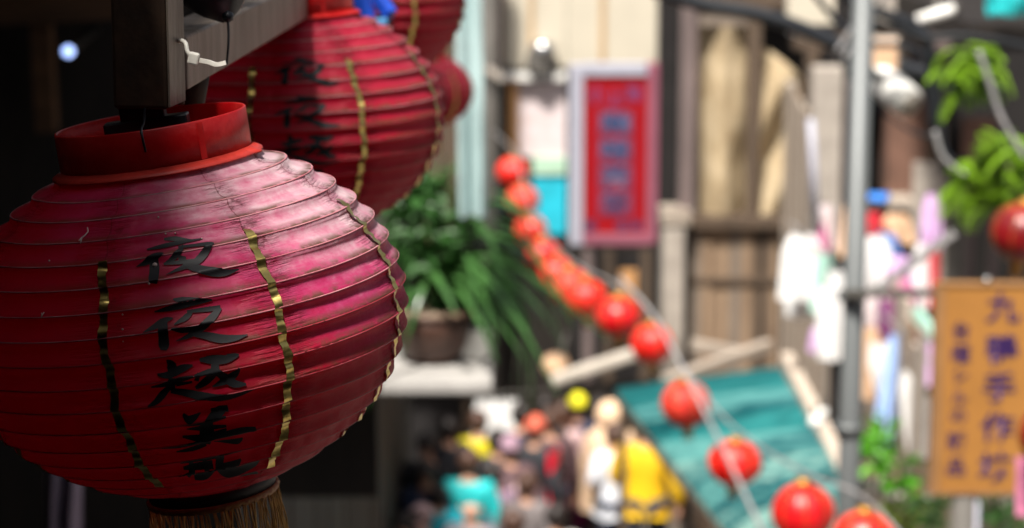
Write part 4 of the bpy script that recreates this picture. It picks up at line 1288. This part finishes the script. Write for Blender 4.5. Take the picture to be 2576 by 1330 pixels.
part('box_body', MB().rect(2195, 96, 2262, 182, 11.95, .1), M_CONC, bxj, bevel=.01)
part('cover', MB().rect(2200, 102, 2256, 176, 11.93, .018), M_CLOTHPEACH, bxj, bevel=.004)
solo('white_pipe', MB().tube([P(1990, 72, 12.6), P(2090, 105, 12.4)], .035, 12), M_WHITE, 'short white pipe lying along the thick black cable', 'pipe', P(1990, 72, 12.6), smooth=True)
solo('white_rod', MB().tube([P(2040, 300, 16.8), P(2055, 590, 16.8)], .028, 10), M_SIGNFRAME, 'pale upright rod left of the grey pole', 'rod', P(2040, 300, 16.8), smooth=True)

# ================================================================== FERNS AND VINES ON THE RIGHT
def fern(px, py, Y, rad, n, label, rnd, m=M_FERN, length=.32):
    c = P(px, py, Y)
    o = thing('fern', label, 'plant', c, 'green plants on the right')
    for k in range(n):
        mb = MB()
        a = rnd.uniform(0, 2 * PI); el = rnd.uniform(-.5, 1.0); ln = length * rnd.uniform(.7, 1.2)
        st = Vector((rnd.uniform(-rad, rad) * .3, rnd.uniform(-rad, rad) * .3, rnd.uniform(-rad, rad) * .3))
        pts = []
        for i in range(9):
            u = i / 8
            pts.append(st + Vector((math.cos(a) * ln * u, math.sin(a) * ln * u, ln * (el * u - 1.0 * u * u))))
        mb.tube(pts, [.004 - .003 * i / 8 for i in range(9)], 4)
        sidev = Vector((-math.sin(a), math.cos(a), 0))
        for i in range(1, 8):
            for j in (0, .5):
                p = pts[i].lerp(pts[min(i + 1, 8)], j)
                ll = .26 * length * math.sin(PI * (i + j) / 9) + .012
                for sg_ in (-1, 1):
                    tip = p + sidev * sg_ * ll + Vector((math.cos(a), math.sin(a), 0)) * ll * .35 + Vector((0, 0, -.25 * ll))
                    wv = Vector((math.cos(a), math.sin(a), 0)) * .012
                    mb.add([p - wv * .5, (p + tip) / 2 - wv * .6 + Vector((0, 0, .008)), tip, (p + tip) / 2 + wv * .9 + Vector((0, 0, .008)), p + wv * .5], [(0, 1, 2, 3, 4)])
        part('frond', mb, m, o, local=True)
    part('crown', MB().lathe([(.001, .03), (.03, .01), (.035, -.02), (.001, -.04)], 10), M_STEM, o, True, local=True)
    return o
rnd = random.Random(21)
fern(2440, 175, 11.3, .36, 60, 'yellow green fern hanging under the dark eave at the top right', rnd, length=.095)
fern(2535, 430, 10.8, .6, 80, 'bright green fern above the dark red lantern', rnd, length=.115)
fern(2462, 470, 11.0, .3, 40, 'smaller green fern left of the bright one', rnd, length=.11)
def vine(px, py, Y, rx, rz, n, size, label, m=M_VINE):
    c = P(px, py, Y)
    o = thing('vine', label, 'plant', c, 'green plants on the right')
    mb = MB()
    leaf_cloud(mb, (0, 0, 0), (rx, .12, rz), n, size, rnd)
    f_ = part('foliage', mb, m, o, local=True); f_['kind'] = 'stuff'
    part('stem', MB().tube([Vector((-rx * .4, 0, -rz * 1.3)), Vector((0, .02, 0)), Vector((rx * .3, 0, rz * .8))], .008, 6), M_STEM, o, True, local=True)
vine(2172, 1115, 12.4, .08, .16, 70, .085, 'bright green leafy plant just right of the pole')
vine(2215, 1130, 12.2, .06, .22, 80, .08, 'taller bright green plant beside the blue garment')
vine(2270, 1195, 12.0, .10, .13, 90, .08, 'bright green plant below the white garments')
vine(2290, 1290, 12.0, .14, .10, 220, .06, 'yellowish green plant near the bottom edge', mat('yellow_leaf', (.16, .22, .03), .45, .4, 8, transl=.2))
vine(2350, 1290, 11.5, .12, .10, 160, .055, 'dark mixed foliage left of the sign post', M_LEAF)
vine(2520, 1300, 11.5, .16, .10, 200, .06, 'dull green foliage under the orange sign', M_LEAF)
# pale boulders and stair cheek below the plants
for i, (x, y, r, lab) in enumerate(((2180, 1230, .08, 'pale rounded stone beside the pole'), (2245, 1260, .07, 'pale rounded stone under the green plants'), (2210, 1300, .09, 'large pale rounded stone low beside the pole'))):
    c = P(x, y, 12.6)
    mb = MB().lathe([(.001, r * .8), (r * .6, r * .65), (r, 0), (r * .8, -r * .6), (.001, -r * .7)], 14, c, lobe=lambda a, i: 1 + .15 * math.sin(a * 3 + i))
    solo('stone', mb, M_CONC, lab, 'stone', c, 'stones on the planted wall', True)
pw = thing('planted_wall', 'grey stone wall under the green plants right of the pole', 'wall', (P(2300, 1330, 12.7).x, 12.7, 0))
a = P(2142, 1180, 12.7); b = P(2640, 1180, 12.7)
part('wall_core', wallbox(a.x, b.x, 12.75, 13.2, 0, P(0, 1215, 12.7).z), M_WOOD3, pw)
for k in range(24):
    x_ = a.x + (b.x - a.x) * k / 24
    part('batten', wallbox(x_ + .003, x_ + (b.x - a.x) / 24 - .004, 12.70 + random.uniform(0, .02), 12.748, 0, P(0, 1175, 12.7).z + random.uniform(-.03, .03)), (M_TIMBER, M_WOOD2, M_WOOD)[k % 3], pw)
for i, (x, y, lab) in enumerate(((2052, 1062, 'cream round bulb hanging beside the plank wall'), (2068, 1040, 'small pale bulb just above the cream one'))):
    c = P(x, y, 14.5 - i * .2)
    o = thing('festoon_bulb', lab, 'bulb', c, 'bulbs by the plank wall')
    r = .048 - i * .010
    part('globe', MB().lathe([(.001, r), (r * .75, r * .7), (r, 0), (r * .7, -r * .72), (.001, -r)], 16, c), M_WHITE, o, True)
    part('socket', MB().tube([c + Vector((0, 0, r * .9)), c + Vector((0, 0, r + .05))], .016, 10), M_POST, o, True)

# ================================================================== CROWD
def skin_mesh(verts, edges, radii, root=0, sub=1):
    me = bpy.data.meshes.new('sk')
    me.from_pydata(verts, edges, [])
    o = bpy.data.objects.new('sk', me); COL.objects.link(o)
    md = o.modifiers.new('s', 'SKIN'); md.use_smooth_shade = True
    for i, r in enumerate(radii):
        sv = me.skin_vertices[0].data[i]
        sv.radius = r if isinstance(r, tuple) else (r, r)
        sv.use_root = (i == root)
    sb = o.modifiers.new('u', 'SUBSURF'); sb.levels = sub; sb.render_levels = sub
    dg = bpy.context.evaluated_depsgraph_get()
    out = bpy.data.meshes.new_from_object(o.evaluated_get(dg))
    bpy.data.objects.remove(o)
    bpy.data.meshes.remove(me)
    out.polygons.foreach_set('use_smooth', [True] * len(out.polygons))
    return out
def pose(kind):
    """joint positions for a 1.70 m figure facing +y"""
    J = dict(pel=(0, 0, .95), spi=(0, .005, 1.12), che=(0, .01, 1.31), nb=(0, 0, 1.43), ne=(0, .005, 1.49), h1=(0, .02, 1.565), h2=(0, .02, 1.635))
    for s, n in ((-1, 'l'), (1, 'r')):
        J['sh' + n] = (s * .175, 0, 1.395)
        J['hi' + n] = (s * .085, 0, .90)
        f = s if kind != 'stand' else 0
        J['kn' + n] = (s * .10, .05 + .12 * f, .50)
        J['an' + n] = (s * .105, -.03 + .10 * f, .09 + (.04 if f < 0 else 0))
        J['to' + n] = (s * .12, .12 + .12 * f, .045)
        if kind == 'bag':
            J['el' + n] = (s * .245, -.04, 1.13); J['wr' + n] = (s * .14, .16, 1.16)
        elif kind == 'walk':
            J['el' + n] = (s * .24, -.05 - .10 * f, 1.12); J['wr' + n] = (s * .25, .06 - .16 * f, .90)
        else:
            J['el' + n] = (s * .245, -.03, 1.11); J['wr' + n] = (s * .25, .06, .87)
    return J
def make_pose(kind):
    J = pose(kind)
    V, E, Rr, idx = [], [], [], {}
    def add(n, p, r):
        idx[n] = len(V); V.append(tuple(p)); Rr.append(r)
    for n, r in (('pel', (.135, .10)), ('spi', (.12, .09)), ('che', (.145, .10)), ('nb', (.075, .065)), ('ne', (.05, .05)), ('h1', (.072, .085)), ('h2', (.068, .085))):
        add(n, J[n], r)
    for s in 'lr':
        for n, r in (('sh', .055), ('el', .042), ('wr', .028), ('hi', .085), ('kn', .058), ('an', .042), ('to', .035)):
            add(n + s, J[n + s], r)
        w_ = Vector(J['wr' + s]); d = (w_ - Vector(J['el' + s])).normalized()
        pm = w_ + d * .07
        add('pm' + s, pm, (.034, .018))
        sx_ = 1 if s == 'r' else -1
        ac = d.cross(Vector((sx_, 0, 0))).normalized()
        for fi in range(4):
            base = pm + d * .035 + ac * (.026 * (fi - 1.5) / 1.5)
            fl_ = (.055, .066, .062, .048)[fi]
            add('f%d%s' % (fi, s), base, .010)
            add('g%d%s' % (fi, s), base + d * fl_ * .55 + Vector((-sx_ * .008, 0, 0)), .009)
            add('t%d%s' % (fi, s), base + d * fl_ + Vector((-sx_ * .026, 0, 0)), .008)
        tb = w_ + d * .035 + ac * .032
        add('th0' + s, tb, .012); add('th1' + s, tb + d * .035 + ac * .018 + Vector((-sx_ * .01, 0, 0)), .010); add('th2' + s, tb + d * .06 + ac * .016 + Vector((-sx_ * .022, 0, 0)), .008)
    def e(a, b):
        E.append((idx[a], idx[b]))
    for a, b in (('pel', 'spi'), ('spi', 'che'), ('che', 'nb'), ('nb', 'ne'), ('ne', 'h1'), ('h1', 'h2')):
        e(a, b)
    for s in 'lr':
        for a, b in (('che', 'sh'), ('sh', 'el'), ('el', 'wr'), ('wr', 'pm'), ('pel', 'hi'), ('hi', 'kn'), ('kn', 'an'), ('an', 'to')):
            E.append((idx[a + s] if a + s in idx else idx[a], idx[b + s]))
        for fi in range(4):
            e('pm' + s, 'f%d%s' % (fi, s)); e('f%d%s' % (fi, s), 'g%d%s' % (fi, s)); e('g%d%s' % (fi, s), 't%d%s' % (fi, s))
        e('wr' + s, 'th0' + s); e('th0' + s, 'th1' + s); e('th1' + s, 'th2' + s)
    body = skin_mesh(V, E, Rr, 0)
    # jacket
    V2, E2, R2, ix = [], [], [], {}
    def ad(n, p, r):
        ix[n] = len(V2); V2.append(tuple(p)); R2.append(r)
    pl_ = Vector(J['pel'])
    ad('hem', pl_ + Vector((0, 0, -.10)), (.185, .145)); ad('pel', pl_, (.18, .14)); ad('spi', J['spi'], (.165, .13)); ad('che', J['che'], (.185, .135)); ad('nb', (0, 0, 1.42), (.085, .08))
    for s in 'lr':
        ad('sh' + s, J['sh' + s], .078); ad('el' + s, J['el' + s], .066); ad('wr' + s, Vector(J['el' + s]).lerp(Vector(J['wr' + s]), .92), .050)
    for a, b in (('hem', 'pel'), ('pel', 'spi'), ('spi', 'che'), ('che', 'nb'), ('che', 'shl'), ('shl', 'ell'), ('ell', 'wrl'), ('che', 'shr'), ('shr', 'elr'), ('elr', 'wrr')):
        E2.append((ix[a], ix[b]))
    jacket = skin_mesh(V2, E2, R2, 1)
    V3, R3 = [(0, 0, .98)], [(.15, .12)]
    E3 = []
    for s in 'lr':
        o = len(V3)
        V3 += [J['hi' + s], J['kn' + s], tuple(Vector(J['an' + s]) + Vector((0, 0, .02)))]
        R3 += [.105, .078, .066]
        E3 += [(0, o), (o, o + 1), (o + 1, o + 2)]
    trousers = skin_mesh(V3, E3, R3, 0)
    shoes = MB()
    for s in 'lr':
        a = Vector(J['an' + s]); t_ = Vector(J['to' + s])
        shoes.tube([a + Vector((0, -.05, -.045)), a + Vector((0, 0, -.035)), t_ + Vector((0, 0, .0)), t_ + Vector((0, .05, -.008))], [.036, .05, .045, .02], 10)
    return body, jacket, trousers, shoes
POSES = {k: make_pose(k) for k in ('stand', 'walk', 'bag')}
def head_cap(prof_low, r=.112, zc=1.61, yb=-.012, nz=10, n=24, face=True):
    """hair: skull cap, open in front of the face"""
    mb = MB()
    def fn(u, v):
        a = u * 2 * PI
        front = max(0, math.sin(a))              # +y is the face
        low = prof_low + (0.75 * front if face else 0)
        el = PI / 2 - (PI / 2 - low) * v
        k = 1 + .04 * noise.noise((math.cos(a) * 3, math.sin(a) * 3, v * 4))
        return Vector((.100 * k * math.cos(el) * math.cos(a), yb + .03 + r * k * math.cos(el) * math.sin(a), zc + .122 * k * math.sin(el)))
    return mb.grid(fn, n, nz)
HAIR = head_cap(-.75)
CAPM = head_cap(.05, .120, 1.615, -.012)
BRIM = MB().grid(lambda u, v: Vector(((.085 + .015 * v) * math.cos(u * PI), .02 + (.10 + .085 * v) * math.sin(u * PI), 1.625 - .02 * v)), 14, 3)
def hooded():
    mb = MB()
    def fn(u, v):
        a = u * 2 * PI
        el = PI / 2 - (PI / 2 + 1.0) * v
        return Vector((.135 * math.cos(el) * math.cos(a), -.015 + .145 * math.cos(el) * math.sin(a), 1.60 + .15 * math.sin(el)))
    mb.grid(fn, 24, 12)
    mb.lathe([(.115, 1.50), (.20, 1.42), (.25, 1.30), (.27, 1.1), (.28, .85), (.275, .72)], 28, (0, 0, 0), lobe=lambda a, i: 1 + .05 * math.sin(a * 6) * (i / 5))
    return mb
def person(px, py, label, jacket, trousers, hair=M_HAIR, rz=0.0, kind='walk', h=1.70, skin=M_SKIN, cap=None, extras=(), lean=0.0, zhead=1.6, wide=1.0):
    s = h / 1.70
    r = ray(px, py)
    k = (zhead * s - ZC) / r.z
    p = CAM + r * k
    o = thing('person', label, 'person', (p.x, p.y, 0), 'crowd walking in the lane')
    o.rotation_euler = (lean, 0, R_(rz)); o.scale = (s * wide, s, s)
    body, jk, tr, sh = POSES[kind]
    bo = link('body', body.copy(), skin, o)
    # face
    fc = MB()
    fc.add([(-.012, .100, 1.575), (.012, .100, 1.575), (0, .128, 1.578), (0, .100, 1.618)], [(0, 1, 2), (1, 3, 2), (3, 0, 2), (0, 3, 1)])
    part('nose', fc, skin, bo, local=True)
    part('mouth', MB().tube([Vector((-.022, .098, 1.545)), Vector((0, .103, 1.543)), Vector((.022, .098, 1.545))], .004, 6), mat('lips', (.35, .10, .09), .5, .1, 20), bo, True, local=True)
    for e in (-1, 1):
        part('eye', MB().lathe([(.001, .008), (.011, 0), (.001, -.008)], 10, (e * .031, .094, 1.612)), M_EYE, bo, True, local=True)
        part('ear', MB().lathe([(.001, .028), (.012, .012), (.012, -.012), (.001, -.028)], 8, (e * .078, .015, 1.60)), skin, bo, True, local=True)
    link('jacket', jk.copy(), jacket, o)
    link('trousers', tr.copy(), trousers, o)
    part('shoes', sh, M_SHOE, o, True, local=True)
    if hair is not None:
        part('hair', HAIR, hair, o, True, local=True)
    if cap is not None:
        cp_ = part('cap', CAPM, cap, o, True, local=True)
        part('brim', BRIM, cap, cp_, True, local=True)
    for nm, mb, mm in extras:
        part(nm, mb, mm, o, True, local=True)
    return o
YEL = mat('yellow_jacket', (.70, .42, .004), .7, .12, 6)
YEL2 = mat('yellow_green_top', (.62, .52, .015), .7, .12, 6)
CAPY = mat('yellow_cap', (.72, .66, .01), .6, .08, 6)
WHT = mat('white_top', (.66, .68, .74), .8, .08, 6)
NAVY = mat('navy_cloth', (.010, .018, .045), .8, .3, 6)
BLK = mat('black_jacket', (.012, .013, .018), .7, .3, 6)
TEAL = mat('turquoise_jacket', (.012, .42, .43), .65, .15, 6)
BRN = mat('plum_brown_jacket', (.10, .055, .062), .75, .25, 6)
DKT = mat('dark_trousers', (.018, .02, .03), .8, .3, 6)
GRT = mat('grey_trousers', (.16, .14, .13), .8, .2, 6)
CORAL = mat('coral_cloth', (.62, .12, .07), .7, .12, 6)
MAG = mat('magenta_cloth', (.42, .012, .15), .7, .15, 6)
PALE = mat('pale_pink_top', (.62, .42, .42), .8, .12, 6)
PEACH = mat('peach_cape', (.72, .50, .33), .75, .08, 6)
REDC = mat('bright_red_bag', (.62, .008, .03), .5, .15, 6)
backpack = MB().grid(lambda u, v: Vector((.15 * math.cos(u * 2 * PI) * math.sin(PI * min(.98, max(.02, v))) ** .4, -.20 + .085 * math.sin(u * 2 * PI) * math.sin(PI * min(.98, max(.02, v))) ** .4, 1.42 - .46 * v)), 20, 10)
strap = MB().tube([Vector((.05, -.28, 1.40)), Vector((-.01, -.295, 1.25)), Vector((-.05, -.285, 1.05))], .03, 8)
sling = MB().grid(lambda u, v: Vector((.20 + .05 * math.cos(u * 2 * PI), -.05 + .10 * math.sin(u * 2 * PI), 1.45 - .60 * v)), 14, 8)
tote = MB().grid(lambda u, v: Vector((.24 + .075 * math.cos(u * 2 * PI), .02 + .11 * math.sin(u * 2 * PI), .98 - .36 * v)), 14, 6)
person(1625, 1078, 'person in a bright yellow jacket walking away at the centre of the crowd', YEL, DKT, M_HAIR, -4, 'walk', 1.76, wide=1.2)
person(1550, 1096, 'person in a white top left of the yellow jacket, dark hair', WHT, NAVY, M_HAIRBR, 25, 'bag', 1.64, wide=1.12)
person(1535, 1046, 'person wrapped in a peach hooded cape behind the white top', PEACH, GRT, None, 5, 'stand', 1.76, extras=(('hooded_cape', hooded(), PEACH),))
person(1452, 1024, 'person in navy wearing a bright yellow cap', NAVY, DKT, M_HAIR, -12, 'walk', 1.72, cap=CAPY)
person(1418, 1040, 'person in a pale pink top left of the yellow cap', PALE, GRT, M_HAIRBR, 150, 'stand', 1.66)
person(1345, 1082, 'person in a black jacket with a red bag and coral cap', BLK, DKT, M_HAIR, -20, 'walk', 1.76, cap=CORAL, extras=(('sling_bag', sling, REDC),))
person(1284, 1132, 'person in a plum brown jacket with a pale strapped backpack', BRN, DKT, M_HAIRBR, 8, 'walk', 1.70, cap=mat('mauve_cap', (.32, .20, .26), .7, .15, 6), extras=(('backpack', backpack, BRN), ('strap', strap, PALE)))
person(1205, 1064, 'person in a yellow top below the hanging white shirts', YEL2, GRT, M_HAIRBR, 12, 'bag', 1.62)
person(1180, 1165, 'person in a turquoise jacket at the bottom left of the crowd', TEAL, DKT, M_HAIRBR, -5, 'stand', 1.74)
person(1185, 1278, 'bald person in front of the turquoise jacket, head at the bottom edge', mat('grey_shirt', (.20, .19, .22), .8, .2, 6), DKT, None, 170, 'walk', 1.72, M_SKINP)
person(1062, 1306, 'person with pale hat at the bottom edge, left of the bald head', mat('pink_grey_top', (.35, .27, .30), .8, .2, 6), DKT, M_HAIRBR, 160, 'walk', 1.66, M_SKINP, cap=PALE)
person(1022, 1322, 'person at the bottom edge half hidden behind the dark wall', PALE, DKT, M_HAIR, 150, 'stand', 1.66, M_SKINP)
person(1294, 1318, 'person with brown hair at the bottom edge below the plum jacket', GRT, DKT, M_HAIRBR, 30, 'walk', 1.62, M_SKINP)
person(1470, 1172, 'child with pale lilac cap and magenta top between black jacket and white top', MAG, NAVY, M_HAIR, 10, 'stand', 1.15, cap=mat('lilac_cap', (.60, .55, .85), .6, .1, 6))
person(1075, 1122, 'person deep in the shade on the left, only the face catching light', BLK, DKT, M_HAIR, 165, 'stand', 1.70, M_SKINP)
person(1072, 1192, 'second shaded person on the left, below the first face', NAVY, DKT, M_HAIR, 175, 'walk', 1.68)
person(1385, 1062, 'person in dark brown behind the coral cap', BRN, DKT, M_HAIRBR, 0, 'stand', 1.70)
person(1105, 1250, 'person in a cyan top at the left of the turquoise jacket', mat('cyan_top', (.01, .40, .50), .7, .1, 6), DKT, M_HAIR, 20, 'walk', 1.52)
# white shirts hung out over the lane behind the crowd
for (x, lab) in ((1213, 'left one of three white shirts hung behind the crowd'), (1250, 'middle one of three white shirts hung behind the crowd'), (1288, 'right one of three white shirts hung behind the crowd')):
    garment(x, 1062, 40, 112, 24.6, M_CLOTHW, lab, 0.0, 'shirt', 'hanging_shirt', 'white shirts behind the crowd')
solo('clothes_rail', MB().tube([P(1180, 994, 24.62), P(1400, 985, 24.62)], .012, 8), M_POST, 'thin rail carrying three white shirts behind the crowd', 'rail', P(1180, 994, 24.62), smooth=True)
person(1240, 1196, 'person in a mauve top behind the turquoise jacket', mat('mauve_top', (.20, .13, .19), .8, .2, 6), DKT, M_HAIR, 18, 'bag', 1.6)
person(1325, 1222, 'person in a grey jacket low in front of the plum backpack', mat('stone_grey_jacket', (.14, .12, .12), .8, .2, 6), GRT, M_HAIRBR, -6, 'walk', 1.66)
person(1400, 1302, 'person in a pale grey top at the bottom centre of the crowd', mat('dusty_top', (.30, .26, .25), .8, .2, 6), DKT, M_HAIR, 12, 'walk', 1.64)
for (x, y, lab, mm, hm_, hh) in ((1312, 1046, 'person in dark blue behind the coral cap, left', NAVY, M_HAIR, 1.70), (1372, 1030, 'person in black beside the pale pink top', BLK, M_HAIR, 1.72),
        (1508, 1030, 'person in dark brown just left of the peach cape', BRN, M_HAIR, 1.68), (1250, 1112, 'person in dark grey behind the plum backpack', mat('charcoal_top', (.03, .03, .035), .8, .2, 6), M_HAIR, 1.66),
        (1130, 1082, 'person in black at the dark shop front', BLK, M_HAIR, 1.7)):
    person(x, y, lab, mm, DKT, hm_, random.uniform(-30, 30), random.choice(('walk', 'bag')), hh)
# dark shop front closing the lane on the left
YD = 25.6
sf = thing('dark_shopfront', 'dark shop front closing the lane behind the shaded people', 'building', (P(1080, 1000, YD).x, YD, 0))
slab_to_ground('wall', 700, 560, 1200, YD, .3, M_DARKWOOD, sf)
slab('opening', 1012, 1010, 1160, 1240, YD - .02, .018, M_DARKIN, sf)
for a in (1000, 1165):
    slab_to_ground('door_post', a, 900, a + 16, YD - .08, .078, M_WOOD3, sf)
slab('fascia', 1000, 880, 1190, 930, YD - .3, .29, M_WOOD3, sf)
# backing house far behind everything
fb = thing('far_house', 'shaded house wall closing the view behind the lane', 'building', (0, 30, 0))
part('wall', wallbox(-9, 9, 30, 30.3, 0, 9), M_WOOD3, fb)
# hill of tall houses to the right that shades the stalls from behind
for n_ in list(bpy.data.meshes):
    if n_.users == 0:
        bpy.data.meshes.remove(n_)
